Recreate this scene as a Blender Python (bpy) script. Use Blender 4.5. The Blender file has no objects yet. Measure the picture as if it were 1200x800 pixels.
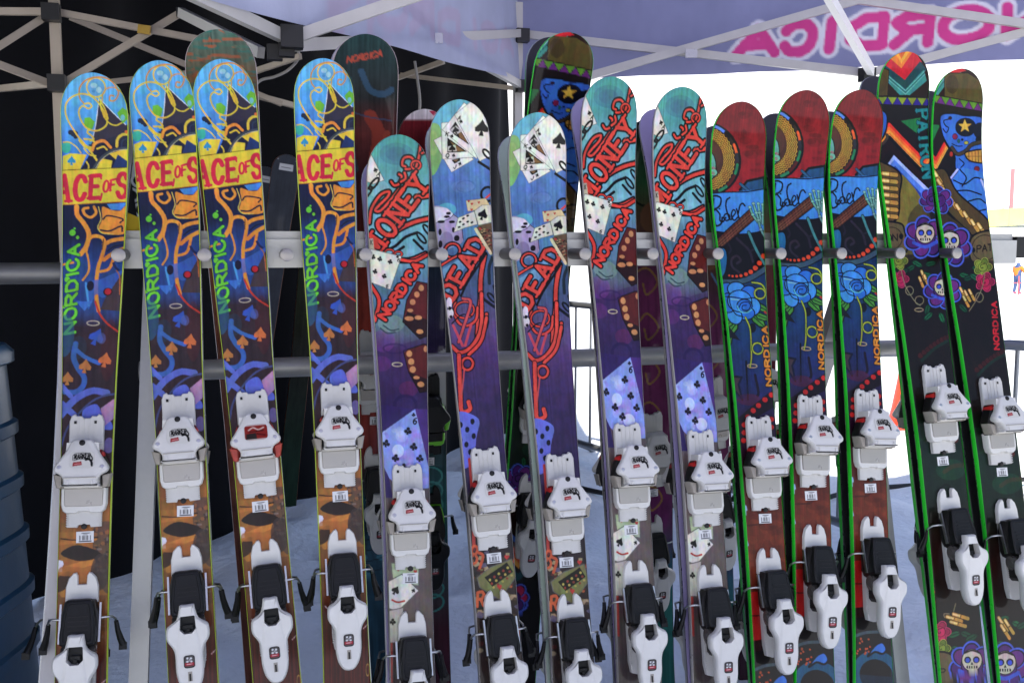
import bpy, bmesh, math, random
import numpy as np
from mathutils import Vector, Matrix, Quaternion

# ------------------------------------------------------------------ camera, sky, sun, exposure
SC = bpy.context.scene
COL = SC.collection
CAM_H = 1.36
FPX = 1150.0
YAW = math.radians(14.871)
PITCH = -math.atan(113 / 1150)
LEAN = math.radians(12.8)
cam_d = bpy.data.cameras.new('camera')
cam_d.lens = FPX / 1200 * 36
cam_d.sensor_width = 36
cam_d.clip_start = 0.05
cam_d.clip_end = 2000
cam = bpy.data.objects.new('camera', cam_d)
cam.location = (0, 0, CAM_H)
cam.rotation_euler = (math.pi / 2 + PITCH, 0, -YAW)
COL.objects.link(cam)
SC.camera = cam

SUN_EL = math.radians(50)
SUN_AZ = YAW + math.pi + math.radians(12)          # seen from above, clockwise from +Y: behind the photographer
SUN_DIR = Vector((math.sin(SUN_AZ) * math.cos(SUN_EL), math.cos(SUN_AZ) * math.cos(SUN_EL), math.sin(SUN_EL)))
world = bpy.data.worlds.new('World')
SC.world = world
world.use_nodes = True
wn = world.node_tree
wn.nodes.clear()
sky = wn.nodes.new('ShaderNodeTexSky')
sky.sky_type = 'NISHITA'
sky.sun_disc = False
sky.sun_elevation = SUN_EL
sky.sun_rotation = SUN_AZ
sky.altitude = 500
sky.air_density = 0.8
sky.dust_density = 2.2
sky.ozone_density = 0.6
bg = wn.nodes.new('ShaderNodeBackground')
bg.inputs['Strength'].default_value = 0.11
wo = wn.nodes.new('ShaderNodeOutputWorld')
wn.links.new(sky.outputs[0], bg.inputs[0])
wn.links.new(bg.outputs[0], wo.inputs[0])
sun_d = bpy.data.lights.new('sun', 'SUN')
sun_d.energy = 4.0
sun_d.angle = math.radians(0.53)
sun_d.color = (1.0, 0.91, 0.78)
sun = bpy.data.objects.new('sun', sun_d)
sun.rotation_euler = SUN_DIR.to_track_quat('Z', 'Y').to_euler()
COL.objects.link(sun)
SC.view_settings.view_transform = 'Standard'
SC.view_settings.look = 'None'
SC.view_settings.exposure = 1.05
SC.view_settings.gamma = 1.0
SC.view_settings.use_curve_mapping = False
SC.render.engine = 'CYCLES'
SC.cycles.use_denoising = True
SC.cycles.max_bounces = 8
SC.cycles.diffuse_bounces = 5

random.seed(7)
RNG = np.random.default_rng(11)

# ------------------------------------------------------------------ photo pixel -> place (1200 x 800 photograph)
fw = np.array([math.sin(YAW) * math.cos(PITCH), math.cos(YAW) * math.cos(PITCH), math.sin(PITCH)])
rt = np.array([math.cos(YAW), -math.sin(YAW), 0.0])
upc = np.cross(rt, fw)
CC = np.array([0, 0, CAM_H])
ZP = CAM_H - 0.02                                   # height of the pegs
P0 = np.array([0, 2.095, ZP])                       # the leaning plane of the front skis' top sheets
NRM = np.array([0, -math.cos(LEAN), math.sin(LEAN)])
UPV = np.array([0, math.sin(LEAN), math.cos(LEAN)])
def ray(x, y):
    return fw + rt * (x - 600) / FPX + upc * (400 - y) / FPX
def on_plane(x, y, p=P0, n=NRM):
    d = ray(x, y)
    return CC + d * (((p - CC) @ n) / (d @ n))
def on_ground(x, y, z=0.0):
    return on_plane(x, y, np.array([0, 0, z]), np.array([0, 0, 1.0]))
def at_depth(x, y, depth):                          # horizontal distance from the photographer along the view
    d = ray(x, y)
    fh = np.array([math.sin(YAW), math.cos(YAW), 0])
    return CC + d * (depth / (d @ fh))
def cw(X, Z, h):                                    # right of / ahead of the photographer, height
    return np.array([X * math.cos(YAW) + Z * math.sin(YAW), -X * math.sin(YAW) + Z * math.cos(YAW), h])

# front skis: tip pixel, x on the rail, sideways slope, length of ski
FRONT = {
 'ace1': ((116.4, 83.4), -.302, .0305, 1.80), 'ace2': ((190.7, 69), -.155, -.034, 1.80), 'ace3': ((267, 67.5), -.023, -.0616, 1.80),
 'ace4': ((382, 66.5), .161, -.0053, 1.80), 'mon1': ((464.7, 156), .308, .0125, 1.66), 'dead1': ((542, 115), .456, -.0305, 1.76),
 'dead2': ((630, 130), .627, -.0129, 1.76), 'mon2': ((720, 88), .797, .0108, 1.82), 'mon3': ((801, 100), .971, .0113, 1.82),
 'rid1': ((865, 117), 1.119, .0135, 1.79), 'rid2': ((940, 103.5), 1.275, .0672, 1.79), 'rid3': ((1003, 103), 1.426, .066, 1.79),
 'pat1': ((1058.4, 58.4), 1.593, -.0068, 1.91), 'pat2': ((1119, 78), 1.750, -.0114, 1.88)}
def ski_axis(k):
    tip, x0, sl, L = FRONT[k]
    s = (on_plane(*tip, P0 + NRM * .058, NRM) - P0) @ UPV    # the tip curves 6 cm out of the plane
    return s, x0, sl, L
def flat_tip(k):                                    # where a straight ski would end: binding positions were read from there
    return (on_plane(*FRONT[k][0]) - P0) @ UPV
# ------------------------------------------------------------------ printed top sheets: drawn as flat shapes, kept as vertex colours
def lin(c):
    c = np.asarray(c, float) / 255
    return np.where(c <= .04045, c / 12.92, ((c + .055) / 1.055) ** 2.4)

def vnoise(shape, cy, cx, seed):
    r = np.random.default_rng(seed)
    cy *= .06 / Art.RES; cx *= .06 / Art.RES
    g = r.random((int(shape[0] / cy) + 3, int(shape[1] / cx) + 3))
    y = np.arange(shape[0]) / cy; x = np.arange(shape[1]) / cx
    yi = y.astype(int); xi = x.astype(int)
    fy = (y - yi); fx = (x - xi); fy = (fy * fy * (3 - 2 * fy))[:, None]; fx = (fx * fx * (3 - 2 * fx))[None, :]
    a = g[yi][:, xi]; b = g[yi][:, xi + 1]; c = g[yi + 1][:, xi]; d = g[yi + 1][:, xi + 1]
    return (a * (1 - fx) + b * fx) * (1 - fy) + (c * (1 - fx) + d * fx) * fy

def spline(pts, closed=False, n=6):
    P = np.asarray(pts, float)
    if len(P) < 3: return P
    Q = np.vstack([P[-1], P, P[0], P[1]]) if closed else np.vstack([2 * P[0] - P[1], P, 2 * P[-1] - P[-2]])
    out = []
    t = np.linspace(0, 1, n, endpoint=False)[:, None]
    for i in range(1, len(Q) - 2):
        a, b, c, d = Q[i - 1], Q[i], Q[i + 1], Q[i + 2]
        out.append(.5 * (2 * b + (c - a) * t + (2 * a - 5 * b + 4 * c - d) * t ** 2 + (3 * b - a - 3 * c + d) * t ** 3))
    out = np.vstack(out)
    return out if closed else np.vstack([out, P[-1]])

FONT = {
 'A': [[(0, 0), (.5, 1), (1, 0)], [(.2, .36), (.8, .36)]], 'C': [[(1, .78), (.75, 1), (.3, 1), (0, .72), (0, .28), (.3, 0), (.75, 0), (1, .22)]],
 'D': [[(0, 0), (0, 1), (.55, 1), (.95, .72), (.95, .28), (.55, 0), (0, 0)]], 'E': [[(1, 1), (0, 1), (0, 0), (1, 0)], [(0, .52), (.75, .52)]],
 'F': [[(1, 1), (0, 1), (0, 0)], [(0, .52), (.75, .52)]], 'I': [[(.5, 0), (.5, 1)]], 'J': [[(.8, 1), (.8, .2), (.5, 0), (.15, .2)]],
 'K': [[(0, 0), (0, 1)], [(1, 1), (.05, .45)], [(.3, .6), (1, 0)]], 'M': [[(0, 0), (.05, 1), (.5, .25), (.95, 1), (1, 0)]],
 'N': [[(0, 0), (0, 1), (1, 0), (1, 1)]], 'O': [[(.3, 0), (0, .28), (0, .72), (.3, 1), (.7, 1), (1, .72), (1, .28), (.7, 0), (.3, 0)]],
 'P': [[(0, 0), (0, 1), (.7, 1), (1, .78), (.7, .5), (0, .5)]], 'Q': [[(.3, 0), (0, .28), (0, .72), (.3, 1), (.7, 1), (1, .72), (1, .28), (.7, 0), (.3, 0)], [(.6, .3), (1, -.05)]],
 'R': [[(0, 0), (0, 1), (.7, 1), (1, .78), (.7, .5), (0, .5)], [(.5, .5), (1, 0)]],
 'S': [[(.95, .8), (.7, 1), (.25, 1), (0, .77), (.25, .55), (.75, .45), (1, .22), (.72, 0), (.25, 0), (0, .2)]],
 'T': [[(0, 1), (1, 1)], [(.5, 1), (.5, 0)]], 'Y': [[(0, 1), (.5, .5), (1, 1)], [(.5, .5), (.5, 0)]], 'L': [[(0, 1), (0, 0), (.9, 0)]],
 'V': [[(0, 1), (.5, 0), (1, 1)]], 'H': [[(0, 0), (0, 1)], [(1, 0), (1, 1)], [(0, .5), (1, .5)]],
 '0': [[(.3, 0), (.05, .25), (.05, .75), (.3, 1), (.7, 1), (.95, .75), (.95, .25), (.7, 0), (.3, 0)]], '1': [[(.2, .8), (.5, 1), (.5, 0)]],
 '6': [[(.8, 1), (.2, .7), (.05, .3), (.3, 0), (.7, 0), (.95, .3), (.7, .55), (.2, .4)]]}
SERIF = {'A': [(0, 0), (1, 0)], 'C': [], 'E': [(0, 0), (0, 1)], 'F': [(0, 0), (0, 1)], 'M': [(0, 0), (1, 0), (.05, 1), (.95, 1)],
         'N': [(0, 0), (0, 1), (1, 1)], 'Y': [(.5, 0), (0, 1), (1, 1)], 'D': [(0, 0), (0, 1)], 'R': [(0, 0), (1, 0)], 'P': [(0, 0)], 'T': [(.5, 0)]}

ART_GAIN = .86                                        # print inks: albedo of the drawn colours
ART_GAMMA = 1.34
class Art:
    RES = .046
    def __init__(self, ref=None, vmax=156.0, xmax=8.4):
        self.nx = int(2 * xmax / self.RES); self.nv = int(vmax / self.RES)
        self.xm = xmax
        self.img = np.zeros((self.nv, self.nx, 3))
        self.ref = ref; self.o = (0, 0, 1.0); self.gamma = ART_GAMMA; self.sat = .9
        self.X = (np.arange(self.nx) + .5) * self.RES - xmax
        self.V = (np.arange(self.nv) + .5) * self.RES
    def crop(self, ox, oy, sc, ref=None):
        self.o = (ox, oy, sc)
        if ref: self.ref = ref
        return self
    def m(self, p):                                  # crop pixel -> (x, v) in cm on the reference ski
        if self.ref is None: return np.asarray(p, float)
        s_tip, x0, sl, L = ski_axis(self.ref)
        out = []
        for (x, y) in p:
            d = 0.0
            for _ in range(4):                        # the sheet bends towards the viewer near the tip
                q = on_plane(self.o[0] + x / self.o[2], self.o[1] + y / self.o[2], P0 + NRM * d, NRM)
                s = (q - P0) @ UPV
                d = float(bend(max(0.0, (s_tip - s) * 100), L * 100) - bend(42., L * 100)) / 100
            out.append(((q[0] - x0 - sl * s) * 100, (s_tip - s) * 100))
        return np.array(out)
    def scale_at(self, x, y):
        if self.ref is None: return 1.0
        a = self.m([(x, y), (x, y + 10)])
        return abs(a[1, 1] - a[0, 1]) / 10
    def box(self, a, pad=0):
        x0 = max(0, int((a[:, 0].min() - pad + self.xm) / self.RES)); x1 = min(self.nx, int((a[:, 0].max() + pad + self.xm) / self.RES) + 2)
        v0 = max(0, int((a[:, 1].min() - pad) / self.RES)); v1 = min(self.nv, int((a[:, 1].max() + pad) / self.RES) + 2)
        return x0, x1, v0, v1
    def put(self, sl, mask, col, alpha=1.0, var=0):
        c = lin(col)
        t = self.img[sl]
        if alpha >= 1: t[mask] = c
        else: t[mask] = t[mask] * (1 - alpha) + c * alpha
    def grad(self, stops, noise=.12, streak=.12, seed=1):
        """stops: (v in cm, colour); the ground colour of the print, with mottling and wood streaks"""
        vs = [s[0] for s in stops]; cs = np.array([lin(s[1]) for s in stops])
        for k in range(3): self.img[:, :, k] = np.interp(self.V, vs, cs[:, k])[:, None]
        self.mottle(noise, streak, seed)
    def mottle(self, noise=.15, streak=.15, seed=1):
        sh = self.img.shape[:2]
        n = vnoise(sh, 60, 30, seed) * .5 + vnoise(sh, 22, 12, seed + 1) * .3 + vnoise(sh, 8, 6, seed + 2) * .2
        s = vnoise(sh, 260, 5, seed + 3)
        self.img *= (1 + noise * 2 * (n - .5) + streak * 2 * (s - .5))[:, :, None]
    def fill(self, pts, col, smooth=False, alpha=1.0, ol=None, olw=0, raw=False):
        P = np.asarray(pts, float) if raw else self.m(pts)
        if smooth: P = spline(P, True)
        x0, x1, v0, v1 = self.box(P)
        if x1 <= x0 or v1 <= v0: return
        X = self.X[x0:x1][None, :]; V = self.V[v0:v1][:, None]
        inside = np.zeros((v1 - v0, x1 - x0), bool)
        for a, b in zip(P, np.roll(P, -1, 0)):
            if a[1] == b[1]: continue
            c = (a[1] > V) != (b[1] > V)
            inside ^= c & (X < (b[0] - a[0]) * (V - a[1]) / (b[1] - a[1]) + a[0])
        self.put((slice(v0, v1), slice(x0, x1)), inside, col, alpha)
        if ol is not None: self.stroke(np.vstack([P, P[:1]]), olw, ol)
    def stroke(self, P, w, col, alpha=1.0):          # P in cm, w full width in cm
        P = np.asarray(P, float)
        x0, x1, v0, v1 = self.box(P, w)
        if x1 <= x0 or v1 <= v0: return
        m = np.zeros((v1 - v0, x1 - x0), bool)
        for a, b in zip(P[:-1], P[1:]):
            q = np.array([a, b]); bx0, bx1, bv0, bv1 = self.box(q, w)
            if bx1 <= bx0 or bv1 <= bv0: continue
            X = self.X[bx0:bx1][None, :]; V = self.V[bv0:bv1][:, None]
            d = b - a; l2 = d @ d + 1e-12
            t = np.clip(((X - a[0]) * d[0] + (V - a[1]) * d[1]) / l2, 0, 1)
            dd = (X - a[0] - t * d[0]) ** 2 + (V - a[1] - t * d[1]) ** 2
            m[bv0 - v0:bv1 - v0, bx0 - x0:bx1 - x0] |= dd < (w / 2) ** 2
        self.put((slice(v0, v1), slice(x0, x1)), m, col, alpha)
    def line(self, pts, w, col, smooth=True, ol=None, olw=0, alpha=1.0, closed=False):
        P = self.m(pts)
        k = self.scale_at(*pts[len(pts) // 2])
        if closed: P = np.vstack([P, P[:1]])
        if smooth: P = spline(P)
        if ol is not None: self.stroke(P, (w + 2 * olw) * k, ol)
        self.stroke(P, w * k, col, alpha)
    def ell(self, x, y, rx, ry, col, rot=0, alpha=1.0, ring=None, ol=None, olw=0):
        t = np.linspace(0, 2 * math.pi, 28, endpoint=False); r = math.radians(rot)
        pts = [(x + rx * math.cos(a) * math.cos(r) - ry * math.sin(a) * math.sin(r), y + rx * math.cos(a) * math.sin(r) + ry * math.sin(a) * math.cos(r)) for a in t]
        if ring: self.line(pts, ring, col, False, ol, olw, alpha, closed=True)
        else:
            if ol is not None: self.ell(x, y, rx + olw, ry + olw, ol, rot)
            self.fill(pts, col, alpha=alpha)
    def spade(self, x, y, s, col, rot=0):
        u = [(0, -1), (.35, -.45), (.8, 0), (.75, .45), (.35, .5), (.12, .35), (.3, .95), (-.3, .95), (-.12, .35), (-.35, .5), (-.75, .45), (-.8, 0), (-.35, -.45)]
        c, q = math.cos(math.radians(rot)), math.sin(math.radians(rot))
        self.fill([(x + s * (a * c - b * q), y + s * (a * q + b * c)) for a, b in u], col)
    def club(self, x, y, s, col, rot=0):
        c, q = math.cos(math.radians(rot)), math.sin(math.radians(rot))
        for a, b in ((0, -.5), (-.48, .15), (.48, .15)): self.ell(x + s * (a * c - b * q), y + s * (a * q + b * c), s * .42, s * .42, col)
        self.fill([(x + s * (a * c - b * q), y + s * (a * q + b * c)) for a, b in ((-.1, 0), (.1, 0), (.3, .9), (-.3, .9))], col)
    def heart(self, x, y, s, col):
        self.fill([(x, y + s), (x - s * .9, y - s * .1), (x - s * .5, y - s * .8), (x, y - s * .4), (x + s * .5, y - s * .8), (x + s * .9, y - s * .1)], col)
    def star(self, x, y, R, col, ol=(20, 20, 30), olw=3):
        p = [(x + (R if i % 2 == 0 else R * .42) * math.sin(i * math.pi / 5), y - (R if i % 2 == 0 else R * .42) * math.cos(i * math.pi / 5)) for i in range(10)]
        self.fill(p, col); self.line(p, olw, ol, False, closed=True)
    def text(self, s, o, ex, ey, w, col, ol=None, olw=0, serif=0, fill=.78):
        """o: lower left of the first letter; ex: advance of one letter; ey: cap height (crop pixels)"""
        o = np.array(o, float); ex = np.array(ex, float); ey = np.array(ey, float)
        for ps in ((1, 0) if ol is not None else (0,)):
            adv = 0.0
            for i, ch in enumerate(s):
                if ch not in FONT: adv += .6; continue
                k = {'I': .45, 'M': 1.15, '1': .6}.get(ch, 1.0)
                b = o + ex * (adv - (.5 * fill * (1 - k) if ch in 'I1' else 0)); adv += k
                sn = ch in 'CDOSQ06J'
                for pl in FONT[ch]:
                    pts = [tuple(b + ex * fill * u + ey * v) for u, v in pl]
                    self.line(pts, w + (2 * olw if ps else 0), ol if ps else col, sn and len(pts) > 3 and ch != 'D')
                if serif:
                    for (u, v) in SERIF.get(ch, []):
                        c = b + ex * fill * u + ey * v
                        h = ex * serif
                        self.line([tuple(c - h), tuple(c + h)], w * .62 + (2 * olw if ps else 0), ol if ps else col, False)
    def rose(self, x, y, r, c1, c2, rim, dark, n=6, rot=0):
        for k in range(n):
            a = rot + 2 * math.pi * k / n
            self.ell(x + r * .55 * math.cos(a), y + r * .55 * math.sin(a), r * .5, r * .42, rim, math.degrees(a))
            self.ell(x + r * .53 * math.cos(a), y + r * .53 * math.sin(a), r * .44, r * .36, dark, math.degrees(a))
            self.ell(x + r * .5 * math.cos(a), y + r * .5 * math.sin(a), r * .4, r * .32, c1 if k % 2 else c2, math.degrees(a))
        self.ell(x, y, r * .5, r * .5, dark); self.ell(x, y, r * .45, r * .45, c1)
        self.line([(x + r * .1 * j * math.cos(j * 1.3), y + r * .1 * j * math.sin(j * 1.3)) for j in range(5)], r * .08, dark)
    def leaf(self, x, y, l, ang, col, dark=(10, 30, 20)):
        c, s = math.cos(ang), math.sin(ang)
        p = [(0, 0), (.3, -.2), (.7, -.18), (1, 0), (.7, .18), (.3, .2)]
        q = [(x + l * (a * c - b * s), y + l * (a * s + b * c)) for a, b in p]
        self.fill(q, col, True); self.line(q, l * .07, dark, False, closed=True); self.line([q[0], q[3]], l * .05, dark, False)
    def paint(self, seed, amt=.3):
        # brush mottling, each colour channel on its own, over the finished print
        sh = self.img.shape[:2]
        for k in range(3):
            n = vnoise(sh, 30, 20, seed + k) * .45 + vnoise(sh, 11, 8, seed + 10 + k) * .35 + vnoise(sh, 4, 3, seed + 20 + k) * .2
            self.img[:, :, k] *= 1 + amt * 1.6 * (n - .5)
        self.mottle(amt * .7, amt * .3, seed + 31)
        return self
    def sample(self, x, v, r=1):
        """box-filtered colour at arrays x, v (cm)"""
        I = getattr(self, '_f', None)
        if I is None:
            a = np.pad(self.img, ((1, 1), (1, 1), (0, 0)), mode='edge')
            I = sum(a[i:i + self.nv, j:j + self.nx] for i in range(3) for j in range(3)) / 9
            g = I.mean(-1, keepdims=True)
            I = np.clip(g + (I - g) * self.sat, .002, .95)
            I = I ** self.gamma * ART_GAIN
            self._f = I
        xi = np.clip(((x + self.xm) / self.RES).astype(int), 0, self.nx - 1)
        vi = np.clip((v / self.RES).astype(int), 0, self.nv - 1)
        return I[vi, xi]

def art_ace():
    A = Art('ace4'); A.gamma = 1.2
    Y = (226, 206, 38); OR = (236, 160, 40); YL = (228, 200, 44); NV = (30, 38, 66)
    A.grad([(0, (92, 188, 224)), (8, (76, 168, 220)), (17, (56, 126, 200)), (19, NV), (32, (32, 44, 80)), (37, (42, 84, 150)), (46, (46, 84, 150)), (50, (70, 52, 58)), (62, (64, 46, 50)), (80, (74, 52, 48)), (86, (166, 108, 44)), (108, (150, 92, 40)), (114, (92, 28, 22)), (136, (92, 26, 20))], .16, .2, 3)
    A.crop(335, 60, 6.15)
    PU = (54, 46, 74)
    A.fill([(310, 215), (480, 390), (510, 395), (510, 560), (250, 560), (270, 500), (288, 400)], PU)
    A.fill([(270, 520), (510, 440), (510, 715), (190, 720), (250, 600)], NV)
    A.ell(100, 555, 30, 40, (60, 190, 160)); A.ell(150, 460, 26, 22, (22, 40, 70)); A.ell(128, 452, 18, 18, (22, 40, 70)); A.ell(160, 478, 16, 18, (22, 40, 70))
    A.line([(308, 222), (290, 380), (268, 500)], 5, (225, 228, 235)); A.line([(322, 225), (400, 310), (480, 390)], 5, (225, 228, 235))
    A.ell(292, 138, 55, 60, (96, 172, 218)); A.ell(278, 125, 22, 18, (165, 205, 225)); A.ell(310, 155, 18, 20, (170, 210, 228)); A.ell(275, 165, 12, 10, (70, 150, 205))
    A.ell(292, 138, 60, 66, YL, ring=11)
    A.line([(210, 250), (185, 210), (185, 150), (215, 100), (270, 72), (340, 68), (395, 95), (425, 140), (435, 180), (410, 225), (380, 225), (383, 192), (405, 195)], 11, (212, 150, 60))
    A.line([(330, 235), (335, 180), (370, 140), (420, 140), (470, 190), (495, 260), (498, 330)], 9, (212, 165, 60))
    A.line([(310, 215), (345, 280), (366, 350), (350, 335), (325, 290), (318, 225)], 10, YL); A.line([(330, 300), (345, 345), (380, 385), (420, 396), (455, 378)], 9, YL)
    A.fill([(215, 350), (250, 345), (282, 375), (268, 425), (235, 428), (212, 395)], (112, 192, 52)); A.fill([(425, 310), (460, 272), (488, 290), (494, 350), (465, 384), (440, 345)], (112, 192, 52))
    A.ell(462, 342, 14, 20, (120, 200, 190))
    A.line([(210, 530), (150, 440), (110, 370), (93, 310), (100, 250), (140, 205), (200, 185), (260, 200), (310, 250), (345, 310), (362, 370), (345, 410), (290, 437), (230, 420), (190, 360), (180, 300), (205, 268), (240, 285), (262, 268), (245, 248), (215, 255)], 11, YL)
    A.line([(245, 425), (235, 450), (262, 472), (275, 495), (255, 505)], 12, YL)
    A.line([(190, 505), (225, 545), (265, 560)], 24, YL); A.line([(215, 495), (262, 500), (285, 520)], 13, YL); A.line([(235, 545), (265, 590), (300, 640)], 14, YL); A.line([(215, 560), (250, 600), (290, 610)], 10, YL); A.ell(252, 536, 8, 6, NV)
    A.line([(80, 520), (120, 520), (165, 550), (195, 590)], 8, YL)
    A.fill([(80, 615), (130, 595), (232, 602), (210, 660), (190, 712), (80, 716)], Y); A.spade(137, 645, 34, (36, 150, 195)); A.line([(232, 650), (248, 680), (245, 712)], 10, YL)
    A.line([(268, 570), (285, 525), (340, 505), (385, 548)], 20, OR); A.line([(300, 560), (340, 545), (362, 565)], 12, YL)
    A.line([(425, 540), (430, 490), (460, 460), (508, 455)], 18, YL); A.line([(455, 540), (462, 500), (508, 480)], 10, (40, 60, 90)); A.ell(488, 440, 14, 12, (230, 120, 40))
    A.fill([(295, 705), (330, 625), (398, 640), (390, 705)], Y); A.fill([(378, 592), (450, 566), (510, 556), (510, 660), (440, 600), (420, 630)], Y); A.fill([(398, 695), (432, 596), (510, 650), (510, 700)], (36, 66, 120))
    A.line([(272, 712), (318, 632), (400, 566), (510, 546)], 16, (72, 84, 92)); A.line([(284, 712), (328, 636), (405, 576), (510, 556)], 4, (190, 190, 150))
    # banner and lettering
    A.crop(0, 0, 1)
    A.fill([(340, 176.4), (425, 170.4), (425, 208.4), (340, 215.2)], Y); A.line([(340, 176.4), (425, 170.4)], .8, (90, 90, 30), False); A.line([(340, 215), (425, 208.3)], .8, (200, 130, 30), False)
    A.crop(335, 180, 5.33)
    RD = (216, 28, 68)
    A.text('A', (50, 163), (78, -5), (2, -152), 26, RD, serif=.22); A.text('C', (146, 148), (62, -5), (2, -132), 28, RD, fill=.85)
    A.text('E', (230, 140), (62, -6), (2, -132), 26, RD, serif=.2, fill=.78); A.text('OF', (302, 102), (38, -10), (2, -62), 13, RD, serif=.14, fill=.66); A.text('S', (382, 128), (58, -5), (0, -132), 27, RD, fill=.85)
    A.line([(288, 150), (294, 112)], 12, RD, False); A.line([(286, 24), (284, -2)], 10, RD, False)
    # below the banner
    A.fill([(325, 172), (440, 160), (405, 205), (350, 205)], (72, 152, 222))
    A.line([(158, 190), (165, 240), (205, 290), (236, 350), (228, 420), (200, 470)], 25, OR); A.line([(255, 190), (268, 225), (240, 252), (206, 235), (196, 205), (222, 196)], 15, OR)
    A.fill([(300, 190), (350, 205), (400, 210), (440, 180), (440, 335), (330, 348), (288, 322), (305, 260)], OR, True)
    A.line([(310, 262), (335, 240), (418, 258), (405, 280)], 9, NV); A.line([(300, 326), (350, 330), (412, 300), (420, 330)], 10, NV); A.line([(280, 190), (297, 260), (283, 310), (310, 343), (372, 348)], 5, (226, 206, 90))
    A.line([(225, 450), (236, 385), (268, 362), (312, 372), (328, 410), (318, 480), (300, 560), (302, 700), (322, 800)], 20, OR); A.line([(225, 440), (246, 510), (250, 570), (222, 622)], 10, OR)
    A.line([(325, 410), (370, 385), (440, 372)], 22, OR); A.line([(330, 500), (380, 460), (440, 430)], 22, OR); A.line([(316, 570), (365, 548), (392, 450)], 16, OR)
    A.line([(345, 450), (385, 420), (440, 410)], 9, NV); A.line([(320, 380), (316, 440)], 6, (120, 80, 40))
    A.fill([(265, 792), (300, 705), (345, 722), (405, 640), (440, 560), (330, 610), (250, 645)], (62, 112, 200), True, .8); A.fill([(330, 792), (352, 728), (440, 570), (440, 800)], (84, 70, 72))
    A.line([(405, 560), (425, 600), (432, 700)], 7, (190, 120, 50)); A.line([(240, 640), (265, 770)], 12, (80, 160, 220)); A.line([(100, 535), (160, 520)], 12, OR)
    A.ell(365, 688, 26, 24, (60, 20, 24)); A.ell(366, 686, 18, 18, (200, 26, 46)); A.ell(266, 655, 20, 30, (30, 32, 60)); A.line([(385, 520), (400, 545), (415, 560)], 14, (38, 52, 100))
    G = (120, 214, 52)
    for (x, y, r) in ((145, 345, 17), (140, 510, 11), (135, 620, 15), (175, 372, 9), (155, 320, 6), (128, 780, 10)): A.ell(x, y, r, r * 1.1, G)
    A.crop(0, 0, 1)
    A.text('NORDICA', (372.5, 354), (-.4, -15.6), (-11, 2.5), 2.9, G, ol=(30, 70, 40), olw=.5, fill=.72)
    # lower
    A.crop(335, 320, 4.709)
    A.ell(130, 180, 45, 110, (40, 104, 146), alpha=.6); A.ell(200, 240, 40, 60, (40, 80, 100), alpha=.4); A.ell(350, 250, 40, 160, (100, 40, 40), alpha=.4)
    A.line([(265, 0), (290, 60), (330, 110), (385, 152)], 9, (206, 62, 32)); A.fill([(215, 50), (250, 0), (170, 0)], (70, 130, 210), alpha=.8)
    A.ell(262, 112, 30, 12, (196, 184, 160), ring=5)
    A.spade(285, 182, 46, (56, 100, 190), 20); A.ell(310, 190, 20, 28, (100, 110, 160), alpha=.6)
    A.line([(185, 220), (180, 290), (205, 345), (240, 395), (235, 440), (200, 470), (150, 470)], 26, (62, 112, 180)); A.line([(190, 252), (240, 290), (305, 318)], 20, (66, 116, 190))
    A.spade(240, 335, 38, (206, 130, 62), 5); A.spade(335, 300, 40, (214, 120, 56), 8); A.spade(158, 400, 36, (196, 130, 60))
    A.line([(140, 590), (200, 510), (280, 462), (355, 470)], 34, (102, 120, 204)); A.line([(140, 530), (230, 610)], 30, (102, 120, 204)); A.line([(125, 430), (180, 490)], 24, (102, 120, 204))
    A.fill([(245, 565), (310, 530), (352, 600), (388, 620), (388, 660), (270, 640)], (104, 120, 214), True); A.fill([(332, 550), (400, 495), (400, 600), (352, 645)], (190, 152, 190)); A.ell(385, 740, 25, 40, (150, 130, 190), alpha=.7)
    A.line([(150, 760), (180, 650), (260, 540), (330, 490), (400, 474)], 10, (82, 92, 140))
    A.crop(345, 460, 4.445)
    A.fill([(120, 500), (370, 500), (370, 800), (120, 800)], (186, 122, 46), alpha=.7)
    A.fill([(280, 470), (370, 470), (370, 780), (310, 720), (285, 600)], (100, 80, 70), True, .8)
    for i in range(60):
        x = 285 + RNG.random() * 80; y = 480 + RNG.random() * 250; A.ell(x, y, 4 + RNG.random() * 9, 4 + RNG.random() * 9, [(150, 130, 120), (70, 60, 62), (170, 110, 60), (60, 50, 50)][i % 4], alpha=.7)
    A.line([(140, 690), (200, 668), (280, 640)], 34, (210, 140, 52)); A.line([(215, 680), (185, 730), (160, 800)], 30, (206, 136, 50)); A.line([(130, 555), (200, 545), (290, 530)], 16, (200, 130, 50))
    A.fill([(135, 600), (200, 562), (285, 580), (325, 612), (240, 638), (170, 626)], (58, 42, 32), True); A.line([(130, 532), (200, 537), (300, 522)], 6, (56, 40, 30)); A.fill([(130, 720), (180, 690), (180, 760), (130, 790)], (84, 50, 30), True)
    A.fill([(126, 635), (147, 640), (152, 655), (146, 670), (147, 692), (126, 695)], (232, 232, 235))
    A.crop(345, 600, 4)
    A.line([(135, 60), (230, 70), (190, 140), (165, 230)], 40, (190, 120, 44), alpha=.8); A.ell(290, 60, 40, 80, (80, 64, 60), alpha=.8)
    A.text('DE', (282, 300), (24, -3), (0, -30), 4, (150, 130, 90)); A.line([(100, 300), (380, 290)], 50, (120, 74, 36), False, alpha=.5)
    A.line([(145, 440), (155, 450), (168, 448)], 5, (225, 215, 205)); A.line([(325, 545), (350, 520)], 5, (220, 190, 180), False); A.ell(345, 740, 8, 28, (186, 140, 60), ring=4)
    for i in range(26): A.line([(120 + i * 11, 470), (115 + i * 11 + RNG.random() * 10, 800)], 2 + RNG.random() * 4, [(60, 16, 14), (130, 44, 30)][i % 2], alpha=.55)
    return A

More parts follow.
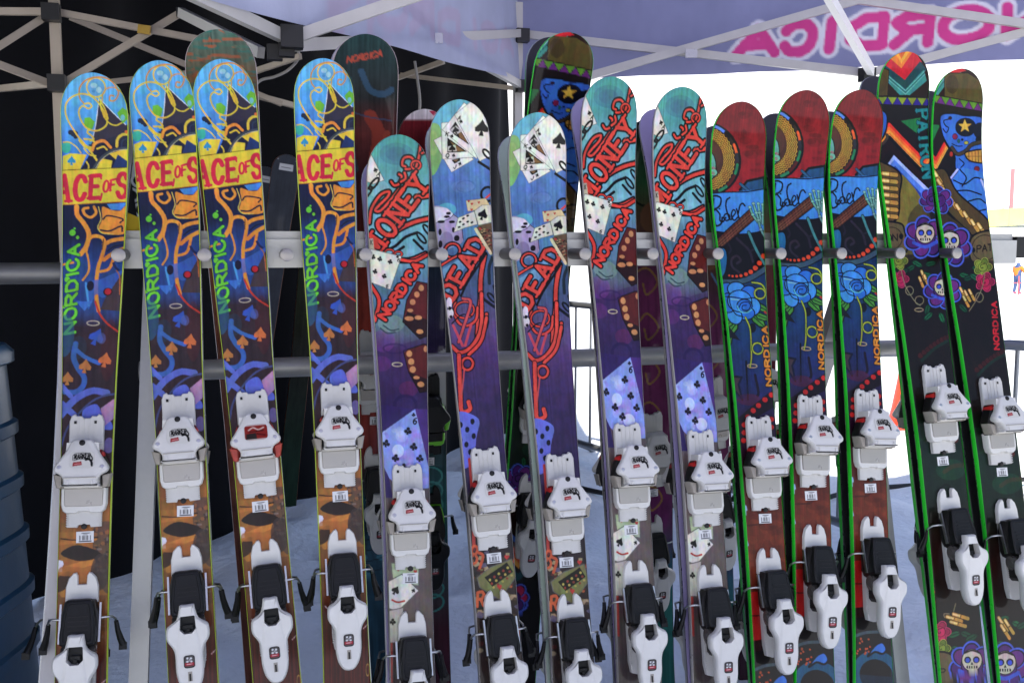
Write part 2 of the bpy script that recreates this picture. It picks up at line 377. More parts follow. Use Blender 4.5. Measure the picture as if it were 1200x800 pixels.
RDM = (236, 66, 36); BK = (20, 17, 20)
def card(A, pts, col=(230, 230, 212)):
    A.fill(pts, col); A.line(pts, 3, (120, 120, 110), False, closed=True)

def art_money():
    A = Art('mon1'); A.sat = .85; A.gamma = 1.25
    A.grad([(0, (66, 165, 155)), (5, (84, 172, 166)), (12, (112, 182, 192)), (24, (132, 196, 204)), (29, (104, 142, 168)), (36, (92, 138, 160)), (41, (110, 130, 140)), (45, (92, 56, 118)), (56, (68, 46, 102)), (68, (84, 58, 124)), (74, (120, 106, 104)), (100, (116, 102, 98)), (136, (60, 50, 52))], .16, .14, 21)
    A.crop(425, 150, 4.706)
    A.ell(190, 135, 95, 62, (66, 122, 150), alpha=.45); A.ell(190, 135, 60, 40, (60, 110, 140), alpha=.35); A.ell(90, 330, 60, 50, (170, 215, 215), alpha=.4); A.ell(290, 440, 60, 50, (160, 205, 210), alpha=.4)
    card(A, [(40, 120), (122, 282), (60, 305), (5, 280), (5, 150)]); A.spade(74, 226, 16, BK, -20); A.text('A', (80, 258), (20, 12), (10, -26), 5, BK)
    A.ell(66, 302, 14, 40, BK, 38, ring=13); A.ell(28, 352, 14, 40, BK, 38, ring=13)
    for P, w in (([(40, 520), (52, 440), (100, 365), (148, 345), (140, 375), (95, 420), (72, 450), (100, 452), (150, 400), (205, 330)], 12), ([(60, 690), (130, 612), (200, 555), (290, 512), (375, 490)], 18),
                 ([(240, 205), (222, 195), (232, 158), (268, 152), (288, 180), (270, 215), (240, 220)], 11), ([(325, 85), (312, 160), (296, 215)], 12), ([(330, 130), (350, 120)], 9), ([(300, 375), (375, 362)], 22),
                 ([(190, 725), (270, 722), (350, 688)], 16), ([(160, 290), (178, 310), (205, 300), (220, 262), (205, 248)], 11), ([(215, 290), (240, 270), (235, 240)], 11)):
        A.line(P, w, RDM, ol=BK, olw=11)
    A.line([(305, 570), (240, 596), (185, 645), (130, 672)], 17, BK); A.line([(170, 690), (230, 650)], 16, BK)
    A.ell(298, 196, 26, 24, RDM, ring=9, ol=BK, olw=6); A.ell(150, 682, 26, 16, RDM, ring=7, ol=BK, olw=5); A.ell(200, 690, 20, 13, RDM, ring=6, ol=BK, olw=5)
    A.text('MONEY', (92, 694), (58, -80), (-84, -62), 21, RDM, ol=BK, olw=11, serif=.24, fill=.62)
    A.line([(100, 640), (330, 320)], 5, (250, 120, 50), False, alpha=.35)
    A.line([(285, 612), (335, 662)], 15, BK, False); A.ell(328, 600, 13, 36, BK, -40, ring=12); A.ell(362, 556, 13, 36, BK, -40, ring=12)
    A.fill([(25, 610), (60, 605), (66, 670), (25, 690)], (200, 190, 160)); A.text('K', (46, 640), (12, 0), (0, -24), 4, BK)
    A.crop(425, 300, 4.444)
    A.fill([(60, 500), (400, 400), (400, 820), (60, 820)], (66, 40, 98), alpha=.45); A.ell(110, 440, 60, 60, (140, 60, 160), alpha=.4); A.ell(100, 560, 50, 40, (130, 50, 140), alpha=.35); A.ell(240, 690, 50, 40, (140, 40, 110), alpha=.35)
    A.ell(150, 350, 70, 45, (140, 170, 150), alpha=.6); A.ell(200, 260, 40, 40, (110, 150, 180), alpha=.6); A.line([(95, 375), (130, 400), (170, 395)], 8, (70, 90, 100)); A.line([(110, 360), (150, 385), (190, 378)], 8, (70, 90, 100))
    A.line([(45, 150), (88, 230), (65, 335)], 16, RDM, ol=BK, olw=7); A.line([(200, 15), (270, 22), (340, -12)], 14, RDM, ol=BK, olw=7)
    card(A, [(45, -39), (205, -2), (146, 172), (35, 132), (25, 0)]); 
    for (x, y) in ((57, 2), (92, 12), (146, 26), (67, 78), (115, 102), (185, 0)): A.club(x, y, 15 if x != 185 else 9, BK, 15)
    A.text('6', (182, 22), (14, 6), (6, -16), 4, BK); A.text('6', (122, 158), (14, 6), (6, -16), 4, BK)
    A.text('NORDICA', (122, 332), (31, -46), (-38, -25), 15, RDM, ol=BK, olw=8, fill=.74)
    def die(f1, f2, pips):
        A.fill(f1, (112, 38, 32)); A.fill(f2, (58, 26, 26)); A.line(f1, 6, (30, 18, 20), False, closed=True)
        for (x, y, a, b) in pips: A.ell(x, y, a, b, (216, 152, 92))
    die([(232, 225), (285, 128), (340, 138), (345, 410), (300, 428), (212, 340)], [(212, 340), (236, 285), (345, 330), (345, 415), (300, 428)], ((308, 162, 14, 16), (285, 196, 14, 16), (263, 236, 15, 15), (250, 280, 16, 9), (245, 322, 24, 12), (292, 317, 20, 11), (300, 390, 18, 12)))
    die([(214, 492), (320, 455), (345, 458), (345, 700), (300, 708), (240, 600)], [(240, 600), (345, 640), (345, 700), (300, 708)], ((245, 506, 15, 17), (255, 547, 16, 17), (263, 588, 16, 17), (282, 630, 16, 9), (305, 665, 18, 14), (330, 480, 10, 16)))
    A.ell(182, 563, 26, 10, (206, 194, 160), ring=5); A.ell(225, 775, 56, 50, (52, 28, 90), ring=16, alpha=.8); A.ell(170, 480, 60, 24, (60, 34, 100), ring=10, alpha=.6)
    A.crop(435, 460, 2.353)
    A.fill([(122, 44), (10, 125), (10, 160), (50, 235), (85, 270), (175, 260), (160, 200)], (150, 168, 232))
    for i in range(40): A.ell(30 + RNG.random() * 130, 100 + RNG.random() * 150, 6 + RNG.random() * 12, 6 + RNG.random() * 14, [(190, 150, 224), (120, 150, 230), (205, 215, 245), (170, 130, 210)][i % 4], alpha=.35)
    A.ell(75, 160, 16, 18, (232, 240, 250), alpha=.6); A.ell(110, 215, 18, 18, (232, 236, 250), alpha=.7)
    A.fill([(0, 30), (122, 44), (10, 125), (0, 130)], (66, 40, 112)); A.fill([(122, 44), (175, 44), (175, 240), (158, 200)], (92, 52, 140)); A.fill([(0, 130), (50, 235), (60, 290), (0, 290)], (66, 40, 112))
    for (x, y) in ((102, 105), (42, 140), (118, 148), (68, 180), (135, 180), (90, 205)): A.club(x, y, 12, (40, 32, 50), 10)
    A.text('6', (116, 84), (12, 2), (2, -16), 4, BK); A.club(118, 60, 6, BK)
    A.fill([(0, 430), (200, 430), (200, 620), (0, 620)], (124, 110, 104), alpha=.5)
    card(A, [(55, 470), (132, 462), (132, 532), (60, 522)], (186, 200, 160)); A.heart(75, 486, 7, (200, 50, 40)); A.heart(112, 516, 7, (200, 50, 40)); A.heart(122, 492, 6, (200, 50, 40))
    card(A, [(40, 525), (85, 500), (132, 545), (75, 602), (40, 594)]); A.spade(68, 545, 14, BK, 30); A.spade(117, 545, 7, BK, 30); A.line([(58, 572), (74, 578), (92, 574)], 5, (200, 50, 40))
    card(A, [(30, 606), (90, 592), (84, 690), (30, 690)], (200, 200, 186)); A.club(60, 632, 10, BK)
    A.fill([(20, 690), (60, 690), (60, 800), (20, 800)], (190, 50, 36), alpha=.8)
    return A

def art_dead():
    A = Art('dead1'); A.sat = .8; A.gamma = 1.25
    A.grad([(0, (92, 182, 198)), (6, (98, 188, 204)), (12, (88, 140, 196)), (24, (82, 128, 190)), (28, (90, 150, 190)), (34, (80, 118, 156)), (42, (84, 96, 136)), (48, (112, 88, 140)), (54, (98, 62, 126)), (66, (70, 46, 104)), (80, (68, 46, 98)), (92, (66, 50, 56)), (136, (60, 44, 44))], .14, .14, 41)
    A.crop(500, 105, 5.333)
    A.fill([(0, 225), (80, 205), (100, 300), (98, 420), (50, 520), (10, 480)], (142, 200, 112), True); A.ell(45, 320, 30, 80, (180, 215, 120), alpha=.5); A.ell(230, 600, 70, 40, (110, 150, 205), alpha=.5); A.ell(250, 600, 60, 36, (70, 110, 175), ring=8, alpha=.4); A.ell(130, 740, 60, 40, (90, 190, 205), alpha=.7)
    W = (232, 233, 216)
    card(A, [(48, 302), (95, 280), (302, 430), (160, 508)], W); card(A, [(97, 195), (200, 188), (302, 418), (103, 424)], W); card(A, [(104, 240), (240, 72), (330, 130), (320, 430)], W)
    GD = (150, 116, 60)
    A.fill([(186, 188), (274, 340), (178, 272), (150, 240)], BK); A.fill([(196, 215), (262, 325), (210, 290)], GD); A.fill([(150, 240), (190, 215), (230, 250), (190, 272)], (200, 196, 180)); A.spade(187, 244, 26, BK, -10)
    A.fill([(134, 288), (260, 382), (134, 384)], BK); A.fill([(150, 310), (240, 376), (200, 378)], GD); A.fill([(138, 345), (185, 335), (195, 376), (140, 378)], (210, 208, 190)); A.spade(165, 358, 26, BK)
    A.fill([(160, 430), (215, 420), (215, 436), (180, 455)], BK); A.fill([(170, 432), (205, 425), (190, 444)], GD)
    card(A, [(180, 145), (285, 66), (340, 60), (430, 170), (430, 400), (338, 444)], W)
    A.spade(352, 234, 54, BK, 6)
    for ch, x, y in (('A', 200, 176), ('K', 122, 276), ('Q', 124, 412), ('J', 170, 482)): A.text(ch, (x, y), (20, 8), (8, -24), 6, BK)
    for x, y in ((222, 190), (163, 280), (174, 402), (213, 455)): A.spade(x, y, 14, BK, 20)
    A.line([(332, 448), (400, 494)], 18, BK, False); A.ell(384, 400, 15, 36, BK, -40, ring=14)
    A.ell(388, 652, 42, 44, BK, ring=16); A.line([(360, 690), (420, 640)], 12, RDM)
    card(A, [(250, 688), (375, 678), (400, 720), (300, 752), (262, 757)], (226, 206, 150))
    for x, y in ((288, 710), (332, 702), (286, 746), (268, 692)): A.heart(x, y, 10, (206, 50, 40))
    A.crop(500, 240, 5)
    A.fill([(40, 0), (120, 12), (160, 45), (205, 95), (218, 200), (180, 232), (90, 262), (70, 260), (50, 90)], (176, 164, 196), True); A.fill([(40, 0), (120, 10), (162, 50), (130, 74), (50, 100)], (216, 212, 226)); A.ell(120, 200, 40, 50, (120, 90, 150), alpha=.5)
    A.line([(50, 98), (130, 76), (162, 50)], 4, (80, 70, 100)); A.line([(160, 48), (205, 95), (218, 200)], 4, (60, 50, 80))
    for (x, y, a, b) in ((132, 42, 15, 9), (88, 90, 22, 9), (122, 62, 18, 8), (152, 93, 18, 9), (82, 150, 10, 20), (84, 222, 12, 22), (180, 190, 17, 18), (160, 140, 8, 16)): A.ell(x, y, a, b, BK)
    card(A, [(163, 156), (190, 70), (285, 34), (302, 112), (230, 130)], (224, 222, 200))
    for (x, y) in ((200, 95), (220, 75), (245, 60), (195, 125), (220, 110), (245, 95), (270, 100)): A.ell(x, y, 9, 6, BK, -20)
    card(A, [(285, 32), (330, 0), (420, 0), (420, 95), (308, 118)], (220, 218, 196)); A.spade(335, 55, 36, BK, 20)
    for (x, y, r) in ((155, 262, 44),): A.ell(x, y, r, r * .95, RDM, ring=9, ol=BK, olw=9)
    A.line([(90, 345), (150, 310), (200, 285)], 10, RDM, ol=BK, olw=6)
    A.fill([(95, 370), (220, 300), (300, 180), (260, 320), (120, 520)], (120, 170, 200), alpha=.8)
    A.line([(345, 290), (322, 420), (318, 560), (305, 690), (300, 800)], 22, RDM, ol=BK, olw=8); A.line([(205, 530), (240, 455), (310, 350), (352, 285)], 14, BK)
    A.line([(175, 530), (166, 620), (190, 685), (240, 705), (292, 672), (302, 600)], 13, RDM, ol=BK, olw=6); A.ell(225, 612, 56, 48, RDM, ring=8, ol=BK, olw=6); A.line([(150, 690), (210, 640), (270, 650)], 8, BK)
    A.line([(190, 800), (215, 725), (262, 570), (215, 545)], 14, (220, 80, 80), ol=(70, 40, 80), olw=5); A.line([(355, 640), (352, 705), (320, 760), (285, 805)], 16, RDM, ol=BK, olw=7)
    A.text('DEAD', (160, 548), (53, -88), (-82, -46), 21, RDM, ol=BK, olw=10, serif=.24, fill=.64)
    card(A, [(285, 145), (312, 118), (420, 100), (420, 270), (380, 292)], (120, 96, 66)); 
    for i in range(50): A.ell(320 + RNG.random() * 75, 130 + RNG.random() * 110, 4 + RNG.random() * 6, 4, [(50, 36, 30), (180, 150, 100), (150, 50, 40), (30, 26, 26)][i % 4])
    A.line([(292, 140), (380, 284)], 18, (222, 206, 160), False); A.heart(318, 138, 10, (200, 50, 40))
    A.line([(390, 310), (370, 370), (372, 460)], 20, (40, 60, 70)); A.line([(335, 550), (400, 600)], 18, (30, 34, 44), False); A.ell(385, 545, 12, 34, (30, 34, 44), -40, ring=12); A.ell(420, 500, 12, 34, (30, 34, 44), -40, ring=12)
    A.ell(135, 570, 16, 34, (225, 222, 225)); A.ell(140, 630, 20, 30, (225, 222, 225)); A.ell(138, 600, 10, 12, BK); A.ell(145, 650, 9, 10, BK)
    A.crop(600, 260, 2.857, 'dead2')
    A.line([(152, 270), (150, 380), (122, 440), (82, 462), (55, 440)], 11, RDM, ol=BK, olw=4); A.line([(168, 350), (150, 425), (110, 470)], 10, RDM, ol=BK, olw=4); A.line([(60, 372), (90, 440)], 8, (220, 70, 90)); A.line([(118, 372), (98, 440)], 8, (220, 70, 90))
    A.ell(105, 500, 18, 20, RDM, ring=7, ol=BK, olw=4); A.line([(78, 470), (82, 600), (86, 655), (112, 650), (108, 625)], 13, RDM, ol=BK, olw=3); A.line([(95, 520), (86, 600)], 5, (220, 80, 80))
    A.fill([(60, 666), (138, 680), (132, 745), (118, 830), (60, 830)], (112, 120, 216), True)
    for (x, y) in ((120, 690), (103, 716), (124, 738), (100, 765), (112, 790), (82, 700), (80, 750)): A.ell(x, y, 7, 10, (28, 26, 50))
    A.crop(540, 500, 2.667, 'dead1')
    A.line([(28, 100), (38, 220), (42, 380)], 10, (200, 60, 50)); 
    cols = [(214, 104, 44), (150, 136, 80), (70, 56, 44), (196, 176, 130), (90, 80, 60), (120, 40, 40), (40, 34, 32), (120, 110, 140)]
    for i in range(90):
        x = 20 + RNG.random() * 170; y = 370 + RNG.random() * 230; s = 5 + RNG.random() * 16; a = RNG.random() * 3
        A.fill([(x + s * math.cos(a + k * 1.57), y + s * .7 * math.sin(a + k * 1.57)) for k in range(4)], cols[i % 8], alpha=.85)
    A.text('CO', (50, 425), (2, -30), (-18, 0), 8, (224, 100, 36)); A.line([(60, 440), (70, 402), (52, 390)], 9, (224, 100, 36))
    card(A, [(52, 470), (92, 440), (160, 415), (175, 470), (122, 540), (60, 500)], (140, 140, 80)); A.fill([(75, 470), (145, 425), (165, 455), (100, 500)], (40, 34, 26))
    for i in range(5):
        for j in range(3): A.ell(92 + i * 14 + j * 6, 478 - i * 9 + j * 12, 4, 4, [(200, 180, 80), (160, 60, 40)][(i + j) % 2])
    A.text('R', (52, 560), (26, -3), (2, -44), 9, (232, 106, 36)); A.heart(122, 500, 9, (210, 50, 40)); A.heart(145, 408, 9, (210, 50, 40)); A.heart(130, 512, 8, (210, 50, 40))
    A.fill([(0, 600), (200, 590), (200, 800), (0, 800)], (66, 48, 44), alpha=.7)
    for i in range(30): A.ell(20 + RNG.random() * 170, 610 + RNG.random() * 190, 4 + RNG.random() * 8, 4 + RNG.random() * 12, cols[i % 8], alpha=.6)
    return A

def art_rider():
    A = Art('rid2')
    A.grad([(0, (142, 24, 38)), (12, (158, 26, 40)), (27, (180, 30, 44)), (29, (74, 150, 214)), (37, (66, 144, 208)), (39, (30, 74, 112)), (55, (34, 78, 120)), (66, (48, 62, 116)), (74, (64, 40, 86)), (84, (70, 26, 36)), (96, (126, 60, 38)), (106, (150, 72, 44)), (118, (90, 30, 26)), (130, (44, 30, 34)), (136, (30, 60, 80))], .2, .12, 61)
    A.crop(900, 90, 5)
    for i in range(14): A.ell(220 + RNG.random() * 130, 80 + RNG.random() * 420, 10 + RNG.random() * 30, 8 + RNG.random() * 20, (92, 14, 28), alpha=.3)
    K = (22, 18, 22)
    A.ell(32, 400, 192, 216, K); A.ell(32, 400, 178, 200, (70, 52, 46))
    for a0, a1, c in ((-80, -52, (104, 154, 226)), (-50, -40, (30, 26, 30)), (-24, -10, (230, 110, 40)), (-8, 4, (60, 60, 70)), (10, 26, (50, 150, 100)), (30, 52, (110, 40, 30)), (55, 70, (60, 150, 110))):
        A.line([(32 + 170 * math.cos(math.radians(t)), 400 + 196 * math.sin(math.radians(t))) for t in np.linspace(a0, a1, 5)], 16, c)
    A.ell(32, 400, 156, 186, K); A.ell(32, 400, 152, 182, (120, 84, 46))
    for r in np.linspace(.62, .98, 6):
        P = []
        for i, t in enumerate(np.linspace(-95, 95, 46)):
            q = r + (.025 if i % 2 else -.025)
            P.append((32 + 152 * q * math.cos(math.radians(t)), 400 + 182 * q * math.sin(math.radians(t))))
        A.line(P, 4.2, (216, 178, 62), False)
    A.ell(32, 400, 92, 118, (96, 60, 46)); A.ell(40, 380, 70, 90, (112, 74, 56), alpha=.6)
    A.ell(40, 440, 42, 88, K); A.ell(38, 438, 38, 82, (116, 178, 164)); A.ell(60, 480, 22, 20, (128, 190, 176), ol=K, olw=3)
    for (x, y) in ((36, 410), (50, 400), (28, 440), (48, 450), (66, 455), (60, 485), (44, 480)): A.ell(x, y, 8, 5, (190, 70, 110), 40, ring=4)
    A.ell(30, 520, 12, 14, (60, 60, 70))
    A.fill([(205, 580), (250, 528), (345, 506), (345, 590), (240, 600)], (44, 100, 140), ol=K, olw=.6); A.line([(210, 545), (260, 590)], 14, (60, 120, 150), ol=K, olw=3)
    A.fill([(0, 606), (130, 594), (360, 572), (360, 960), (0, 960)], (74, 152, 216)); A.line([(0, 606), (130, 594), (240, 590), (360, 570)], 7, K)
    A.line([(28, 632), (62, 615), (95, 628), (88, 670), (50, 700)], 11, K); A.line([(55, 632), (48, 700), (52, 750), (62, 788), (90, 775), (98, 740)], 11, K); A.line([(60, 690), (85, 720), (84, 755), (100, 765), (118, 740)], 10, K)
    A.ell(124, 738, 17, 20, K, 20, ring=9); A.line([(146, 625), (128, 640), (122, 680), (138, 745), (152, 750)], 10, K); A.line([(152, 742), (174, 712), (164, 694), (150, 722), (164, 756), (188, 735)], 9, K); A.line([(182, 690), (192, 740)], 10, K); A.line([(190, 715), (202, 670), (218, 658), (230, 672)], 10, K); A.ell(85, 690, 5, 5, K)
    A.crop(900, 230, 4.706)
    A.line([(20, 108), (90, 118), (150, 128), (240, 122), (330, 102)], 7, K)
    A.fill([(20, 112), (90, 120), (150, 130), (240, 124), (340, 104), (340, 330), (200, 382), (30, 378)], (28, 22, 30))
    A.line([(165, 150), (200, 185), (230, 220), (244, 275)], 14, (66, 54, 70)); A.line([(170, 335), (135, 305), (132, 265), (160, 245), (180, 268), (160, 285)], 13, (66, 54, 70)); A.line([(110, 160), (130, 210), (110, 240)], 10, (52, 42, 56)); A.line([(230, 220), (270, 200)], 10, (60, 50, 64))
    A.fill([(40, 172), (240, -8), (270, 28), (262, 48), (60, 226), (40, 226)], (116, 68, 46)); A.line([(40, 172), (240, -8)], 6, K, False); A.line([(56, 226), (262, 48)], 6, K, False)
    for i in range(14):
        t = i / 13; x, y = 50 + t * 195, 168 - t * 175; A.line([(x, y), (x + 14, y + 50)], 3, (50, 32, 28), False)
    for k in (14, 28, 40): A.line([(46 + k * .3, 172 + k), (246 + k * .3, -8 + k)], 2, (170, 120, 90), False)
    A.fill([(40, 230), (95, 200), (112, 250), (100, 330), (72, 372), (40, 372)], (36, 122, 164), True, ol=K, olw=.6)
    A.line([(230, 118), (268, 215), (330, 330)], 15, (84, 152, 152), ol=K, olw=4)
    for P in ([(242, -20), (255, 20), (280, 60)], [(262, -40), (275, 10), (290, 60)], [(288, -40), (292, 10), (300, 60)], [(312, -35), (310, 20), (306, 70)], [(285, 50), (295, 100), (315, 140)]):
        A.line(P, 11, (120, 176, 164), ol=K, olw=3)
        for q in P[:2]: A.ell(q[0], q[1], 8, 7, (140, 190, 176), ol=K, olw=2)
    A.line([(30, 382), (130, 388), (200, 376), (260, 346), (340, 292)], 26, (76, 106, 122), ol=K, olw=5)
    for x, y, r in ((115, 352, 5), (133, 355, 6), (155, 355, 7), (178, 352, 8), (205, 344, 10), (231, 331, 12), (256, 310, 13), (279, 283, 13), (303, 245, 14), (325, 215, 12)): A.ell(x, y, r, r, (228, 88, 36))
    B1 = (46, 126, 206); B2 = (74, 156, 222)
    LG = (92, 162, 72)
    for (x, y, l, a) in ((235, 500, 95, .5), (220, 560, 110, .75), (240, 560, 90, .35), (150, 600, 110, 2.2), (130, 590, 90, 2.5), (105, 640, 110, 1.75), (100, 560, 60, 2.6)): A.leaf(x, y, l, a, LG)
    A.ell(300, 550, 10, 6, (200, 70, 40), 40); A.line([(88, 560), (100, 545)], 7, (200, 60, 40), False)
    A.fill([(80, 600), (160, 705), (110, 690), (88, 720)], (34, 38, 48)); A.ell(228, 635, 18, 26, (26, 32, 50))
    for (x, y, rx, ry, r, c) in ((110, 430, 44, 34, 30, B1), (150, 425, 44, 36, 0, B2), (215, 445, 40, 36, -20, B1), (232, 520, 40, 46, 10, B2), (190, 555, 50, 34, 0, B1), (135, 570, 36, 44, -20, B2), (105, 500, 36, 50, 0, B1), (165, 490, 62, 56, 0, B2)):
        A.ell(x, y, rx + 6, ry + 6, K, r); A.ell(x, y, rx, ry, c, r)
    A.line([(85, 465), (140, 470), (190, 478), (245, 470)], 6, K); A.line([(110, 455), (115, 510), (140, 560), (180, 575)], 6, K); A.line([(120, 480), (165, 485), (220, 505)], 5, (150, 205, 190))
    A.ell(190, 515, 44, 38, K); A.ell(190, 515, 38, 32, B1); A.line([(160, 525), (175, 500), (210, 495), (222, 515), (205, 540), (178, 535), (180, 515), (200, 512)], 6, K); A.line([(150, 515), (165, 545), (200, 552), (228, 535)], 6, (110, 190, 205))
    YG = (172, 186, 62)
    A.line([(235, 388), (285, 398), (310, 440)], 8, YG, ol=K, olw=3); A.ell(275, 448, 29, 28, YG, ring=8, ol=K, olw=3); A.line([(192, 578), (214, 640), (216, 740), (214, 800), (205, 850)], 8, YG, ol=K, olw=3); A.ell(250, 746, 28, 30, YG, ring=8, ol=K, olw=3)
    A.crop(0, 0, 1)
    A.text('NORDICA', (967, 431), (-.35, -11), (-5.6, 0), 2.2, (226, 156, 44), ol=(30, 24, 30), olw=1, fill=.7)
    A.crop(900, 380, 4.444)
    A.ell(205, 128, 24, 9, (196, 170, 130), ring=5); A.fill([(100, 182), (150, 186), (132, 222), (148, 302), (118, 262), (100, 270)], (104, 78, 58), ol=K, olw=.5)
    A.line([(175, 105), (176, 300)], 11, (26, 26, 48)); A.line([(218, 175), (230, 260), (225, 280)], 15, (40, 28, 52)); A.ell(180, 300, 60, 30, (130, 30, 60), alpha=.4); A.ell(140, 240, 40, 60, (40, 50, 100), alpha=.4)
    A.fill([(90, 420), (200, 330), (320, 235), (320, 330), (200, 400), (120, 560)], (42, 15, 20), alpha=.9)
    for x, y in ((295, 275), (262, 300), (228, 330), (200, 356), (150, 470), (152, 430), (172, 390), (145, 510), (290, 400), (288, 440)): A.ell(x, y, 13, 13, (204, 42, 36), ol=(60, 16, 20), olw=3)
    A.crop(900, 560, 3.333)
    for i in range(24): A.ell(100 + RNG.random() * 150, 70 + RNG.random() * 200, 12 + RNG.random() * 26, 8 + RNG.random() * 18, [(96, 40, 28), (170, 84, 50), (120, 56, 40)][i % 3], alpha=.3)
    A.line([(110, 110), (170, 100), (180, 70), (150, 60)], 8, (90, 40, 30), alpha=.7)
    A.fill([(90, 370), (160, 360), (160, 545), (90, 560)], (196, 30, 24)); A.line([(90, 460), (160, 455)], 4, (80, 14, 14), False)
    A.fill([(90, 600), (260, 570), (260, 820), (90, 820)], (34, 26, 30)); A.line([(90, 680), (160, 650), (260, 640)], 12, (90, 110, 120)); A.ell(200, 820, 84, 84, (30, 112, 142), ring=36); A.ell(200, 820, 105, 105, K, ring=6)
    A.fill([(165, 745), (195, 700), (225, 685), (240, 710), (225, 730), (195, 725)], (72, 142, 214), True, ol=K, olw=.5)
    for i in range(16): A.ell(105 + RNG.random() * 70, 670 + RNG.random() * 70, 4, 4, (206, 100, 46))
    A.ell(97, 700, 9, 16, (160, 200, 50), ring=5)
    for y in (50, 185): A.fill([(92, y - 22), (108, y - 18), (112, y), (107, y + 6), (108, y + 20), (92, y + 24)], (170, 200, 222))
    return A

def bullets(A, pts, ang, l, w):
    for x, y in pts:
        c, s = math.cos(ang), math.sin(ang)
        P = [(x - l / 2 * c, y - l / 2 * s), (x + l / 2 * c, y + l / 2 * s)]
        A.line(P, w + 5, (40, 26, 20), False); A.line(P, w, (206, 164, 74), False); A.line([P[0], (x - l * .1 * c, y - l * .1 * s)], w * .5, (244, 218, 150), False)
        A.line([(x - w * .6 * s, y + w * .6 * c), (x + w * .6 * s, y - w * .6 * c)], 3, (90, 60, 30), False)

def skull_rose(A, x, y, r, rot=0, face=True):
    A.rose(x, y, r, (98, 40, 132), (126, 52, 140), (92, 116, 214), (36, 20, 60), 7, rot)
    if face:
        A.ell(x, y - r * .2, r * .46, r * .5, (36, 26, 30)); A.ell(x, y - r * .2, r * .42, r * .46, (212, 200, 180))
        for s in (-1, 1): A.ell(x + s * r * .19, y - r * .22, r * .15, r * .15, (30, 22, 40)); A.ell(x + s * r * .19, y - r * .2, r * .09, r * .1, (70, 100, 214))
        A.fill([(x - r * .06, y), (x, y - r * .14), (x + r * .06, y)], (30, 22, 30)); A.line([(x - r * .2, y + r * .1), (x + r * .2, y + r * .1)], r * .12, (40, 30, 34), False)
        for k in range(4): A.line([(x - r * .15 + k * r * .1, y + r * .06), (x - r * .15 + k * r * .1, y + r * .14)], r * .05, (220, 210, 190), False)
        A.line([(x - r * .35, y - r * .5), (x, y - r * .62), (x + r * .35, y - r * .5)], r * .07, (30, 22, 30))
        A.line([(x - r * .55, y + r * .25), (x, y + r * .45), (x + r * .55, y + r * .22)], r * .16, (76, 104, 206))

